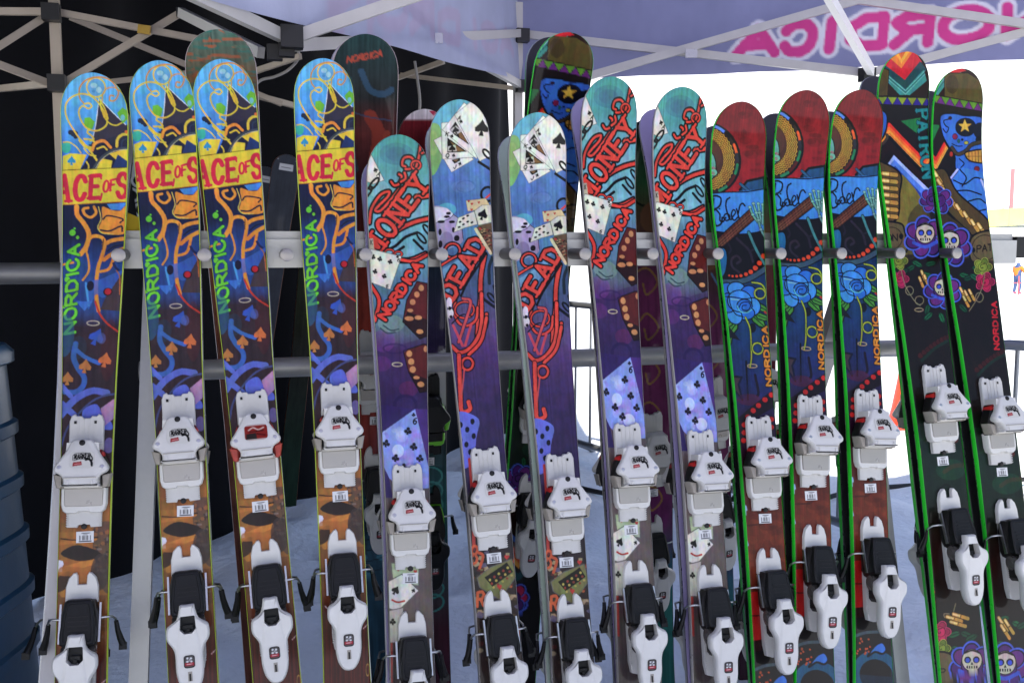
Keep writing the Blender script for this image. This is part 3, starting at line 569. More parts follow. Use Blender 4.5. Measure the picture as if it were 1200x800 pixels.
def art_patron(ref):
    left = ref == 'pat1'
    A = Art(ref)
    K = (22, 16, 18)
    A.grad([(0, (60, 22, 22)), (20, (40, 22, 22)), (50, (42, 22, 26)), (66, (38, 22, 22)), (84, (42, 30, 26)), (94, (34, 62, 46)), (110, (36, 54, 42)), (122, (66, 30, 24)), (136, (40, 34, 26))], .22, .1, 81 + left)
    A.crop(1020, 50, 5.333)
    def tri(x0, y0, x1, y1, n, h, ca, cb):
        dx, dy = (x1 - x0) / n, (y1 - y0) / n
        A.fill([(x0, y0), (x1, y1), (x1, y1 + h), (x0, y0 + h)], ca)
        for i in range(n):
            a = (x0 + dx * i, y0 + dy * i)
            A.fill([(a[0], a[1] + h), (a[0] + dx / 2, a[1] + dy / 2), (a[0] + dx, a[1] + dy + h)], cb); A.line([(a[0], a[1] + h), (a[0] + dx / 2, a[1] + dy / 2), (a[0] + dx, a[1] + dy + h)], 3, K, False)
        A.line([(x0, y0), (x1, y1)], 6, K, False); A.line([(x0, y0 + h), (x1, y1 + h)], 6, K, False)
    if left:
        A.fill([(90, 20), (230, 20), (310, 60), (340, 110), (232, 225), (70, 95)], (214, 20, 60)); A.fill([(120, 20), (300, 20), (285, 45), (212, 150), (128, 72)], (236, 140, 40)); A.fill([(150, 20), (275, 20), (212, 122)], (240, 180, 60)); A.fill([(170, 20), (250, 20), (212, 92)], (226, 120, 40)); A.fill([(190, 20), (235, 20), (212, 60)], (216, 30, 50))
        A.fill([(40, 110), (72, 96), (232, 224), (330, 105), (370, 160), (236, 284)], (18, 92, 98)); A.fill([(40, 140), (60, 128), (236, 284), (352, 160), (370, 230), (250, 330), (210, 330)], (70, 158, 152))
        for o in (8, 18, 30): A.line([(60, 128 + o), (236, 284 + o), (360, 158 + o)], 3, (150, 210, 200) if o != 18 else (14, 80, 86), False)
        A.fill([(0, 210), (48, 126), (134, 162), (124, 330), (0, 330)], (104, 90, 46)); A.ell(80, 240, 40, 60, (84, 70, 40), alpha=.5); A.line([(48, 126), (134, 162), (124, 322)], 6, K, False)
        A.fill([(0, 322), (250, 318), (400, 345), (400, 480), (0, 470)], (38, 24, 22)); tri(30, 326, 400, 340, 6, 50, (150, 172, 56), (66, 42, 152))
        A.fill([(0, 380), (400, 400), (400, 480), (250, 455), (0, 470)], (38, 24, 22))
        A.fill([(205, 482), (330, 462), (305, 560)], (42, 142, 82))
        def zig(o, w, c): A.line([(30, 660 + o), (132, 506 + o), (352, 735 + o), (440, 600 + o)], w, c, False)
        zig(0, 24, (236, 60, 32)); zig(22, 22, (240, 120, 36)); zig(40, 16, (244, 170, 52)); zig(54, 8, (226, 110, 40)); zig(62, 6, (240, 190, 90)); zig(84, 34, K); zig(120, 40, (52, 22, 20))
        A.fill([(0, 425), (108, 425), (116, 520), (80, 600), (0, 640)], (60, 122, 206), True, ol=K, olw=.5); A.ell(60, 480, 26, 30, K); A.line([(60, 620), (90, 625), (118, 590), (118, 570)], 16, (90, 76, 62), ol=K, olw=3)
        A.crop(1020, 180, 4)
        A.fill([(80, 60), (120, 2), (285, 165), (275, 215)], (176, 194, 236)); A.fill([(92, 60), (122, 22), (275, 178), (268, 215), (240, 200)], (96, 144, 220)); A.fill([(110, 70), (125, 52), (262, 200), (235, 200)], (40, 80, 170))
        A.fill([(130, 300), (146, 105), (190, 128), (245, 205), (275, 300), (220, 480), (105, 470)], (146, 136, 60), True); A.fill([(185, 300), (250, 230), (290, 320), (210, 480), (180, 470)], (96, 82, 44), True, .8)
        A.fill([(20, 50), (80, 42), (152, 95), (146, 180), (130, 305), (20, 315)], (112, 92, 52), True, ol=K, olw=.5)
        bullets(A, [(100, 92 + i * 33) for i in range(7)], .12, 62, 19)
        A.fill([(40, 328), (142, 322), (168, 360), (172, 462), (40, 470)], (124, 108, 72), True, ol=K, olw=.5); A.ell(105, 393, 52, 52, (60, 48, 36), ring=4); A.text('ON', (84, 408), (28, -2), (0, -30), 6, K); A.ell(152, 385, 10, 14, K)
        A.fill([(30, 470), (400, 470), (400, 640), (30, 640)], (36, 22, 22), alpha=.8)
        for i, (x, y, a) in enumerate(((200, 500, .5), (220, 520, 2.6), (240, 560, .2), (190, 540, 2.8), (300, 680, .6), (280, 700, 1.8), (330, 740, 1.2), (380, 720, .9), (400, 700, .3), (260, 520, -.2), (300, 740, 2.4))): A.leaf(x, y, 62, a, [(34, 122, 78), (30, 100, 66)][i % 2])
        bullets(A, [(255, 570), (268, 590), (245, 600)], 1.2, 44, 14)
        skull_rose(A, 300, 215, 62, .3, False); skull_rose(A, 265, 390, 100, .1); skull_rose(A, 345, 640, 88, .4, True)
        A.rose(140, 500, 42, (150, 165, 60), (120, 140, 50), (180, 190, 80), (40, 50, 24), 5); A.rose(145, 585, 42, (196, 32, 96), (160, 24, 80), (214, 60, 120), (70, 10, 36), 5)
        CR = (150, 140, 110)
        A.line([(150, 540), (165, 600), (182, 640), (215, 690), (240, 710)], 4, CR); A.ell(190, 640, 18, 20, CR, ring=4); A.ell(236, 686, 20, 20, CR, ring=4); A.ell(234, 730, 20, 8, (170, 150, 120), ring=4)
        A.crop(0, 0, 1)
        A.text('PATRON', (1077, 128.5), (1.3, 13.8), (13.5, -1.2), 3.4, (36, 150, 152), ol=(16, 50, 60), olw=.7, serif=.12, fill=.72)
        A.crop(1060, 560, 3.333)
        A.text('NORDICA', (128, 560), (-1.6, -24), (-19, 1), 5.5, (206, 26, 60), fill=.7)
        for i, (x, y, a) in enumerate(((170, 620, -.3), (220, 600, .4), (180, 660, .3), (240, 640, -.5), (200, 690, 2.6))): A.leaf(x, y, 64, a, [(34, 122, 78), (30, 100, 66)][i % 2])
        A.line([(205, 490), (190, 540), (165, 545), (160, 530), (180, 530)], 4, CR); bullets(A, [(200, 550), (225, 540), (215, 570)], .3, 60, 14)
        A.rose(145, 600, 42, (206, 32, 100), (170, 24, 84), (220, 60, 120), (70, 10, 36), 5); A.rose(150, 665, 36, (150, 165, 60), (120, 140, 50), (180, 190, 80), (40, 50, 24), 5)
        A.fill([(90, 690), (190, 690), (200, 790), (90, 800)], (124, 108, 72), True, ol=K, olw=.5); A.text('AP', (120, 775), (26, -2), (0, -28), 5, K)
        skull_rose(A, 270, 730, 90, .2)
    else:
        A.fill([(370, 320), (480, 180), (560, 140), (620, 150), (500, 240), (430, 330)], (70, 158, 152)); A.fill([(500, 160), (560, 130), (620, 165), (520, 190)], (216, 26, 50))
        for o in (0, 14, 28): A.line([(385 + o, 320), (490 + o, 180)], 4, (16, 92, 98) if o != 14 else (170, 215, 206), False)
        A.fill([(478, 325), (482, 190), (520, 176), (620, 176), (720, 240), (720, 380)], (112, 98, 48)); A.ell(530, 250, 40, 60, (74, 60, 38), alpha=.6); A.line([(480, 330), (484, 190), (520, 178), (640, 180)], 6, K, False)
        tri(370, 306, 720, 374, 6, 52, (112, 160, 54), (124, 54, 136))
        A.fill([(360, 362), (720, 430), (720, 500), (360, 500)], (40, 24, 22)); A.fill([(360, 500), (452, 506), (402, 614), (360, 560)], (42, 142, 82))
        for o, w, c in ((0, 26, (234, 44, 34)), (22, 20, (240, 110, 36)), (38, 12, (244, 170, 56)), (48, 6, (230, 110, 40)), (54, 5, (244, 196, 90))): A.line([(340, 620 + o), (425, 730 + o), (520, 560 + o)], w, c, False)
        A.fill([(452, 450), (520, 430), (600, 445), (740, 490), (740, 800), (560, 800), (540, 700), (500, 640), (462, 560)], (66, 126, 212), True, ol=K, olw=.6)
        A.ell(612, 522, 66, 60, (22, 26, 48)); A.star(607, 515, 48, (228, 188, 72)); A.ell(700, 545, 40, 52, (26, 30, 50)); A.ell(695, 600, 22, 22, K)
        A.line([(505, 470), (475, 480), (485, 510), (505, 525), (490, 555), (470, 530)], 8, K); A.ell(515, 463, 12, 12, (60, 30, 60)); A.ell(545, 580, 15, 17, (150, 40, 90), ol=K, olw=3); A.ell(568, 608, 8, 12, (40, 120, 110), ol=K, olw=2); A.ell(590, 600, 8, 8, K); A.ell(615, 620, 13, 10, (190, 180, 80), ol=K, olw=3)
        A.line([(525, 625), (560, 640), (590, 640)], 6, K); A.line([(526, 650), (560, 690), (610, 672), (650, 632), (720, 615)], 20, (92, 78, 62), ol=K, olw=4)
        A.fill([(606, 690), (640, 672), (740, 668), (740, 745), (640, 735)], (218, 172, 72), True, ol=K, olw=.4)
        for k in range(5): A.line([(630 + k * 20, 672), (632 + k * 20, 742)], 4, (90, 60, 30), False)
        A.line([(610, 706), (740, 706)], 3, (90, 60, 30), False); A.line([(570, 720), (600, 750), (580, 780), (610, 790)], 8, K); A.ell(680, 785, 16, 16, (150, 40, 60), ol=K, olw=3); A.ell(520, 690, 10, 16, (190, 60, 40))
        A.crop(1020, 180, 4)
        A.fill([(380, 130), (440, 60), (600, 100), (600, 420), (540, 330), (470, 230), (410, 180)], (76, 140, 214)); 
        for P in ([(400, 120), (450, 140), (500, 110), (540, 120)], [(420, 170), (470, 170), (530, 190)], [(470, 220), (520, 210), (550, 230)], [(500, 270), (550, 260)], [(430, 70), (460, 110), (440, 150)]): A.line(P, 7, K)
        A.line([(380, 120), (420, 70)], 10, (190, 200, 236), False); A.line([(530, 120), (550, 170)], 10, (190, 200, 236), False)
        A.fill([(270, 110), (355, 66), (420, 180), (560, 310), (560, 385), (480, 378), (370, 272), (310, 195)], (106, 86, 48), True, ol=K, olw=.5)
        bullets(A, [(325, 104), (342, 143), (366, 184), (396, 224), (428, 262), (464, 298), (498, 335), (530, 352)], 1.0, 56, 19); A.line([(300, 150), (370, 262), (480, 372)], 6, K)
        A.fill([(300, 200), (370, 280), (480, 380), (480, 480), (300, 480)], (92, 78, 44), True, .8)
        A.fill([(478, 400), (540, 362), (600, 380), (600, 520), (486, 505)], (126, 110, 74), True, ol=K, olw=.5); A.ell(545, 440, 60, 60, (60, 48, 36), ring=4); A.text('PAT', (508, 460), (26, -3), (0, -30), 6, K); A.ell(492, 450, 8, 12, K)
        A.fill([(300, 500), (620, 500), (620, 640), (300, 640)], (36, 22, 22), alpha=.7)
        for i, (x, y, a) in enumerate(((420, 560, .3), (440, 590, -.3), (470, 560, .6), (410, 620, .5), (330, 700, 2.2), (380, 720, 1.2), (350, 740, 1.8), (420, 700, .8), (480, 530, .2))): A.leaf(x, y, 62, a, [(34, 122, 78), (30, 100, 66)][i % 2])
        skull_rose(A, 330, 215, 66, .2, False); skull_rose(A, 380, 425, 104, .25); skull_rose(A, 350, 640, 84, .4, False)
        bullets(A, [(440, 650), (462, 665), (482, 660), (455, 690)], 1.1, 50, 14)
        A.rose(535, 530, 44, (150, 165, 60), (120, 140, 50), (180, 190, 80), (40, 50, 24), 5); A.rose(545, 600, 46, (196, 32, 96), (160, 24, 80), (214, 60, 120), (70, 10, 36), 5)
        CR = (150, 140, 110)
        A.line([(545, 560), (530, 630), (500, 690), (470, 735)], 4, CR); A.ell(518, 672, 18, 22, CR, ring=4)
        A.crop(0, 0, 1)
        A.text('NORDICA', (1172.5, 409), (-.5, -9), (-5.4, 0), 1.9, (206, 26, 50), fill=.7)
        A.crop(1060, 560, 3.333)
        for i, (x, y, a) in enumerate(((360, 560, -.3), (370, 600, 2.4), (420, 560, .4), (440, 590, -.5), (360, 640, .3))): A.leaf(x, y, 64, a, [(34, 122, 78), (30, 100, 66)][i % 2])
        bullets(A, [(390, 570), (415, 580), (400, 600)], 1.0, 60, 14); skull_rose(A, 400, 740, 96, .2)
    A.crop(1040, 360, 4)
    sh = 0 if left else 265
    dy = 0 if left else 66
    for i in range(9): A.ell(160 + sh + i * 17, 215 + dy - i * 11 + (i - 4) ** 2 * .6, 12, 12, (92, 34, 32), ol=(40, 18, 18), olw=3, alpha=.8)
    A.line([(165 + sh, 250 + dy), (230 + sh, 190 + dy), (300 + sh, 150 + dy)], 14, (36, 70, 56), alpha=.8); A.ell(150 + sh, 560 + dy, 60, 60, (40, 90, 60), ring=8, alpha=.5); A.line([(270 + sh, 770 + dy), (310 + sh, 745 + dy), (360 + sh, 740 + dy)], 20, (110, 44, 32), alpha=.8); A.ell(320 + sh, 620 + dy, 16, 16, (110, 50, 40)); A.ell(300 + sh, 760 + dy, 70, 50, (40, 100, 70), alpha=.5); A.line([(230 + sh, 870 + dy), (280 + sh, 830 + dy), (320 + sh, 880 + dy), (290 + sh, 920 + dy)], 10, (24, 22, 20), alpha=.8)
    for y in (690, 800): A.fill([(135 + sh * .99, y - 30 + dy), (158 + sh, y - 32 + dy), (162 + sh, y + dy), (156 + sh, y + 20 + dy), (135 + sh, y + 24 + dy)], (206, 190, 130))
    return A

def art_back(kind):
    A = Art(None); A.gamma = 1.0
    if kind == 'rust':
        A.grad([(0, (84, 116, 108)), (6, (104, 116, 98)), (10, (140, 104, 70)), (30, (170, 98, 60)), (60, (140, 74, 50)), (136, (110, 60, 44))], .4, .4, 101)
        for i in range(220):
            x = -8 + RNG.random() * 16; v = RNG.random() * 30; A.line([(x, v), (x + RNG.normal() * 2.5, v + .3 * RNG.normal())], .2 + RNG.random() * .5, [(50, 134, 122), (214, 100, 48), (80, 130, 108)][i % 3], False, alpha=.6)
    elif kind == 'dark':
        A.grad([(0, (30, 62, 60)), (14, (40, 44, 44)), (22, (110, 44, 38)), (32, (66, 30, 34)), (50, (130, 44, 30)), (75, (160, 50, 34)), (100, (130, 40, 32)), (112, (40, 100, 120)), (136, (30, 70, 90))], .35, .4, 111)
        A.text('NORDICA', (-4.2, 6.2), (1.25, -.25), (.2, -1.2), .34, (190, 70, 40)); A.line([(-1, 8), (1, 12), (4, 13), (6, 12)], 1.4, (48, 84, 110)); A.line([(1, 18), (3, 22), (2, 28)], 3.0, (176, 62, 36), alpha=.8); A.line([(-4, 10), (-5, 20), (-3, 30)], 2.0, (30, 90, 92), alpha=.6); A.line([(5, 22), (4, 30), (5, 38)], 1.6, (190, 74, 40), alpha=.7); A.line([(-6, 16), (0, 18), (6, 19)], .3, (60, 80, 110))
        for i in range(16): A.ell(-5 + RNG.random() * 10, 108 + RNG.random() * 26, .4 + RNG.random() * 1.6, .4 + RNG.random() * 2, [(30, 60, 76), (60, 140, 160), (24, 34, 44)][i % 3])
        for i in range(8): A.line([(-6, 112 + i * 3), (6, 110 + i * 3)], .25, (20, 40, 50))
    elif kind == 'red':
        A.grad([(0, (226, 216, 222)), (2.2, (226, 210, 216)), (2.6, (120, 24, 34)), (12, (90, 18, 26)), (30, (24, 60, 70)), (60, (60, 40, 90)), (70, (130, 130, 135)), (80, (30, 34, 40)), (100, (40, 100, 100)), (136, (70, 24, 40))], .3, .3, 121)
        A.fill([(1, .4), (3, .4), (2.2, 1.6)], (216, 50, 90)); A.fill([(-6, 64), (6, 58), (6, 72), (2, 76), (-2, 70), (-6, 76)], (190, 190, 190))
        for i in range(10): A.ell(0, 92 + i * 4, 3.4, 2.6, (60, 150, 140), ring=.5)
    elif kind == 'plum':
        A.grad([(0, (54, 40, 60)), (4, (36, 70, 50)), (16, (40, 96, 56)), (26, (96, 62, 40)), (36, (84, 46, 70)), (44, (116, 36, 92)), (90, (96, 30, 76)), (110, (100, 30, 90)), (122, (40, 90, 110)), (136, (30, 110, 100))], .3, .2, 131)
        for i in range(7): A.line([(-5 + 3 * math.sin(i), 40 + i * 12), (0, 38 + i * 12), (3, 42 + i * 12), (0, 45 + i * 12), (-1, 42 + i * 12)], .5, (150, 110, 50))
        for i in range(10): A.ell(-4, 34 + i * 2.2, .7, .7, (140, 100, 44), ring=.3)
        A.line([(-6, 18), (0, 22), (6, 20)], .6, (20, 30, 20)); A.ell(2, 25, 3.4, 4, (120, 78, 46)); A.line([(2, 30), (4, 34), (6, 38)], .5, (80, 130, 180))
    elif kind == 'green':
        A.grad([(0, (30, 30, 30)), (10, (40, 110, 60)), (22, (70, 90, 50)), (28, (110, 76, 46)), (50, (120, 30, 60)), (136, (60, 26, 40))], .3, .2, 141)
        A.line([(-6, 30), (0, 34), (6, 31)], .8, (190, 40, 90)); A.line([(-6, 14), (6, 18)], .6, (20, 40, 26))
    elif kind == 'black':
        A.grad([(0, (66, 70, 80)), (136, (60, 64, 74))], .15, .1, 151)
        A.fill([(-3, 4.5), (3, 4.5), (3, 7.5), (-3, 7.5)], (214, 216, 222)); A.line([(-2, 6), (2, 6)], .25, (90, 90, 95), False)
        A.ell(-4, 2.6, .4, .4, (150, 150, 155)); A.ell(4, 2.6, .4, .4, (150, 150, 155))
    elif kind == 'dots':
        A.grad([(0, (34, 36, 40)), (136, (40, 42, 46))], .15, .1, 161)
        A.fill([(-8, 4), (8, 4), (8, 12), (-8, 12)], (206, 208, 212))
        for i in range(9): A.ell(1.5 * (-1) ** i, 14 + i * 6.2, 2.6, 2.6, (214, 216, 220), ring=1.1)
    elif kind == 'olive':
        A.grad([(0, (40, 44, 30)), (40, (46, 54, 32)), (80, (40, 38, 30)), (136, (30, 56, 38))], .3, .3, 171)
    return A

# ------------------------------------------------------------------ materials (all node based)
MATS = {}
def mat(name, col, rough=.5, metal=0.0, var=.08, scale=30, bump=0.0, coat=0.0, spec=.5):
    if name in MATS: return MATS[name]
    m = bpy.data.materials.new(name); m.use_nodes = True
    nt = m.node_tree; b = nt.nodes['Principled BSDF']
    c = tuple(lin(col)) + (1,)
    b.inputs['Metallic'].default_value = metal
    b.inputs['Coat Weight'].default_value = coat
    b.inputs['Specular IOR Level'].default_value = spec
    tc = nt.nodes.new('ShaderNodeTexCoord'); n = nt.nodes.new('ShaderNodeTexNoise')
    n.inputs['Scale'].default_value = scale; n.inputs['Detail'].default_value = 5
    nt.links.new(tc.outputs['Object'], n.inputs['Vector'])
    mx = nt.nodes.new('ShaderNodeMix'); mx.data_type = 'RGBA'
    mx.inputs[6].default_value = tuple(v * (1 - var) for v in c[:3]) + (1,); mx.inputs[7].default_value = tuple(min(1, v * (1 + var)) for v in c[:3]) + (1,)
    nt.links.new(n.outputs[0], mx.inputs[0]); nt.links.new(mx.outputs[2], b.inputs['Base Color'])
    mr = nt.nodes.new('ShaderNodeMapRange'); mr.inputs[3].default_value = max(.03, rough - .1); mr.inputs[4].default_value = min(1, rough + .12)
    nt.links.new(n.outputs[0], mr.inputs[0]); nt.links.new(mr.outputs[0], b.inputs['Roughness'])
    if bump:
        bp = nt.nodes.new('ShaderNodeBump'); bp.inputs['Strength'].default_value = bump; bp.inputs['Distance'].default_value = .01
        nt.links.new(n.outputs[0], bp.inputs['Height']); nt.links.new(bp.outputs[0], b.inputs['Normal'])
    MATS[name] = m
    return m

def print_mat(name, rough=.3, coat=.25):
    if name in MATS: return MATS[name]
    m = bpy.data.materials.new(name); m.use_nodes = True
    nt = m.node_tree; b = nt.nodes['Principled BSDF']
    a = nt.nodes.new('ShaderNodeVertexColor'); a.layer_name = 'print'
    n = nt.nodes.new('ShaderNodeTexNoise'); n.inputs['Scale'].default_value = 14; n.inputs['Detail'].default_value = 6
    tc = nt.nodes.new('ShaderNodeTexCoord'); nt.links.new(tc.outputs['Object'], n.inputs['Vector'])
    mr = nt.nodes.new('ShaderNodeMapRange'); mr.inputs[3].default_value = rough - .1; mr.inputs[4].default_value = rough + .16
    nt.links.new(n.outputs[0], mr.inputs[0]); nt.links.new(mr.outputs[0], b.inputs['Roughness'])
    nt.links.new(a.outputs[0], b.inputs['Base Color'])
    b.inputs['Coat Weight'].default_value = coat; b.inputs['Coat Roughness'].default_value = .06
    b.inputs['Specular IOR Level'].default_value = .1
    MATS[name] = m
    return m

M_PRINT = print_mat('printed_topsheet', .4, .3); M_DECAL = print_mat('printed_sticker', .5, 0)
M_WHITE = mat('white_plastic', (208, 206, 200), .38, var=.07, scale=60, bump=.03)
M_WHITE2 = mat('white_plastic_plate', (194, 192, 187), .45, var=.08, scale=80, bump=.03)
M_BLACK = mat('black_plastic', (14, 14, 15), .5, var=.2, scale=90, bump=.05, spec=.3)
M_GREY = mat('grey_rubber', (152, 145, 134), .55, var=.1, scale=120)
M_DGREY = mat('dark_wing_plastic', (28, 26, 25), .45, var=.15, spec=.3)
M_PAD = mat('friction_pad', (166, 160, 152), .3, metal=.3, var=.08)
M_RED = mat('red_plastic', (190, 36, 34), .4, var=.08)
M_BROWNRED = mat('brick_red_plastic', (168, 58, 44), .45, var=.1)
M_STEEL = mat('brushed_steel', (190, 190, 188), .3, 1.0, var=.1, scale=150)
M_EDGE = mat('steel_edge', (150, 150, 152), .28, 1.0, var=.1)
M_ALU = mat('aluminium', (178, 177, 174), .4, .4, var=.12, scale=40, bump=.02)
M_LIMEP = mat('lime_plastic', (110, 200, 40), .4, var=.06)
SIDE = {'ace': mat('lime_sidewall', (190, 214, 60), .35, var=.1), 'money': mat('silver_sidewall', (176, 172, 168), .3, .35, var=.12, scale=60),
        'rider': mat('green_sidewall', (40, 196, 46), .3, var=.08), 'patron': mat('green_sidewall', (40, 196, 46)), 'wide': mat('pale_sidewall', (196, 178, 182), .4, var=.1), 'plain': mat('dark_sidewall', (52, 44, 40), .4, var=.2), 'copper': mat('copper_sidewall', (120, 66, 36), .4, var=.2)}
BASE = {'black': mat('black_base', (22, 22, 24), .4, var=.3, scale=12), 'lilac': mat('lilac_base', (150, 140, 176), .4, var=.3, scale=9), 'white': mat('white_base', (196, 192, 192), .4, var=.2, scale=9), 'pale': mat('pale_green_base', (160, 176, 160), .4, var=.2, scale=9)}

# ------------------------------------------------------------------ mesh helpers
class MB:
    def __init__(self): self.v = []; self.f = []
    def add(self, vs, fs):
        o = len(self.v); self.v += [tuple(map(float, p)) for p in vs]; self.f += [tuple(o + i for i in q) for q in fs]
        return self
    def box(self, c, s, M=None):
        cx, cy, cz = c; sx, sy, sz = (k / 2 for k in s)
        vs = [Vector((cx + a * sx, cy + b * sy, cz + d * sz)) for a in (-1, 1) for b in (-1, 1) for d in (-1, 1)]
        if M is not None: vs = [M @ q for q in vs]
        return self.add(vs, [(0, 1, 3, 2), (4, 6, 7, 5), (0, 4, 5, 1), (2, 3, 7, 6), (0, 2, 6, 4), (1, 5, 7, 3)])
    def tube(self, pts, r, n=10, caps=True):
        P = [Vector(p) for p in pts]; rr = r if hasattr(r, '__len__') else [r] * len(P)
        ref = None; o = len(self.v); vs = []
        for i, p in enumerate(P):
            t = (P[min(i + 1, len(P) - 1)] - P[max(i - 1, 0)]).normalized()
            if ref is None: ref = Vector((0, 0, 1)) if abs(t.z) < .9 else Vector((1, 0, 0))
            a = t.cross(ref).normalized(); b = a.cross(t).normalized(); ref = b
            vs += [p + (a * math.cos(2 * math.pi * k / n) + b * math.sin(2 * math.pi * k / n)) * rr[i] for k in range(n)]
        fs = [(i * n + k, i * n + (k + 1) % n, (i + 1) * n + (k + 1) % n, (i + 1) * n + k) for i in range(len(P) - 1) for k in range(n)]
        if caps: fs += [tuple(range(n - 1, -1, -1)), tuple((len(P) - 1) * n + k for k in range(n))]
        return self.add(vs, fs)
    def beam(self, a, b, w, t, side=(0, 0, 1)):        # rectangular bar from a to b
        a = Vector(a); b = Vector(b); d = (b - a); L = d.length; d.normalize()
        s = Vector(side); s = (s - d * s.dot(d)).normalized(); q = d.cross(s)
        vs = []
        for p in (a, b):
            for i, j in ((-1, -1), (1, -1), (1, 1), (-1, 1)): vs.append(p + s * (i * w / 2) + q * (j * t / 2))
        return self.add(vs, [(3, 2, 1, 0), (4, 5, 6, 7), (0, 1, 5, 4), (1, 2, 6, 5), (2, 3, 7, 6), (3, 0, 4, 7)])
    def prism(self, outline, rings, smooth=0, cap=True, hole=None):
        """outline (x, z) on the ski face; rings (height or f(z), inset); height grows towards the viewer (-y)"""
        P = np.array(outline, float)
        if smooth: P = spline(P, True, smooth)
        area = .5 * np.sum(P[:, 0] * np.roll(P[:, 1], -1) - np.roll(P[:, 0], -1) * P[:, 1])
        if area < 0: P = P[::-1]
        d = np.roll(P, -1, 0) - np.roll(P, 1, 0); nn = np.stack([d[:, 1], -d[:, 0]], 1); nn /= np.linalg.norm(nn, axis=1)[:, None] + 1e-12
        n = len(P); o = len(self.v); vs = []; fs = []
        for (h, ins) in rings:
            if ins > .0042:                           # large insets shrink towards the middle
                hf = (P.max(0) - P.min(0)) / 2; cc = (P.max(0) + P.min(0)) / 2; Q = cc + (P - cc) * (1 - ins / hf)
            else: Q = P - nn * ins
            vs += [(q[0], -(h(q[1]) if callable(h) else h), q[1]) for q in Q]
        k = len(rings)
        if hole is not None:
            H = np.array(hole[0], float)
            def res(A):
                A = np.vstack([A, A[:1]]); L = np.r_[0, np.cumsum(np.linalg.norm(np.diff(A, axis=0), axis=1))]
                return np.stack([np.interp(np.linspace(0, L[-1], n, endpoint=False), L, A[:, j]) for j in (0, 1)], 1)
            aH = .5 * np.sum(H[:, 0] * np.roll(H[:, 1], -1) - np.roll(H[:, 0], -1) * H[:, 1])
            if aH < 0: H = H[::-1]
            HR = res(H); c = H.mean(0)
            best = min(range(n), key=lambda s: np.sum((np.roll(HR, -s, 0) - (P - c) * .35 - c) ** 2)); HR = np.roll(HR, -best, 0)
            for h in hole[1]:
                vs += [(q[0], -(h(q[1]) if callable(h) else h), q[1]) for q in HR]
            k += len(hole[1])
        for i in range(k - 1):
            fs += [(i * n + j, i * n + (j + 1) % n, (i + 1) * n + (j + 1) % n, (i + 1) * n + j) for j in range(n)]
        fs.append(tuple(range(n - 1, -1, -1)))
        if cap: fs.append(tuple((k - 1) * n + j for j in range(n)))
        return self.add(vs, fs)
    def mesh(self, name, material, ang=35):
        me = bpy.data.meshes.new(name); me.from_pydata(self.v, [], self.f); me.update()
        if material: me.materials.append(material)
        if ang:
            me.polygons.foreach_set('use_smooth', [len(p.vertices) <= 8 for p in me.polygons]); me.set_sharp_from_angle(angle=math.radians(ang))
        return me
    def build(self, name, material, parent=None, ang=35):
        return link(name, self.mesh(name, material, ang), parent)

def link(name, data, parent=None, loc=None, rot=None):
    o = bpy.data.objects.new(name, data); COL.objects.link(o)
    if parent: o.parent = parent
    if loc is not None: o.location = loc
    if rot is not None: o.rotation_euler = rot
    return o
def tag(o, label=None, cat=None, group=None, kind=None):
    if label: o['label'] = label
    if cat: o['category'] = cat
    if group: o['group'] = group
    if kind: o['kind'] = kind
    return o

def colour_grid(name, co, nu, nv, cols, material):
    """co: (nv*nu, 3) points row by row, cols linear rgb"""
    me = bpy.data.meshes.new(name)
    nf = (nu - 1) * (nv - 1)
    me.vertices.add(nu * nv); me.vertices.foreach_set('co', np.asarray(co, np.float32).ravel())
    i = np.arange(nv - 1)[:, None] * nu + np.arange(nu - 1)[None, :]
    q = np.stack([i, i + nu, i + nu + 1, i + 1], -1).reshape(-1, 4)
    me.loops.add(nf * 4); me.loops.foreach_set('vertex_index', q.astype(np.int32).ravel())
    me.polygons.add(nf); me.polygons.foreach_set('loop_start', np.arange(nf, dtype=np.int32) * 4); me.polygons.foreach_set('loop_total', np.full(nf, 4, np.int32))
    me.polygons.foreach_set('use_smooth', np.ones(nf, bool))
    me.update(calc_edges=True); me.validate()
    a = me.color_attributes.new('print', 'FLOAT_COLOR', 'POINT')
    a.data.foreach_set('color', np.concatenate([cols, np.ones((len(cols), 1))], 1).astype(np.float32).ravel())
    me.materials.append(material)
    return me

# ------------------------------------------------------------------ skis
WIDTH = {  # half widths in cm at distances from the tip in cm
 'ace': ([12, 35, 59, 75, 100, 124, 180], [6.3, 5.75, 4.95, 4.65, 4.55, 4.6, 5.8]), 'money': ([12, 28, 42, 55, 73, 90, 109, 180], [6.75, 6.3, 5.6, 5.1, 4.7, 4.55, 4.55, 5.9]),
 'rider': ([14, 27, 50, 70, 100, 130, 180], [7.1, 6.5, 5.25, 4.85, 4.75, 4.8, 6.0]), 'patron': ([8, 23, 45, 61, 70, 97, 126, 190], [7.4, 7.5, 7.0, 6.65, 6.4, 6.05, 6.05, 6.9]),
 'wide': ([12, 40, 90, 130, 180], [7.6, 6.8, 6.2, 6.3, 7.0]), 'plain': ([12, 40, 90, 130, 180], [6.2, 5.4, 4.6, 4.8, 5.6])}
LREF = {'ace': 180., 'money': 166., 'dead': 176., 'rider': 179., 'patL': 191., 'patR': 188.}
TIPR = {'ace': 8.4, 'money': 8.8, 'rider': 9.3, 'patron': 9.0, 'wide': 9.0, 'plain': 8.0}
def halfw(model, v):
    v = np.asarray(v, float); xs, ys = WIDTH[model]
    w = np.interp(v, xs, ys)
    k = np.ones(9) / 9
    R = TIPR[model]
    t = np.clip(1 - v / R, 0, 1)
    return w * np.power(np.clip(1 - t ** 2.5, 0, 1), .5)
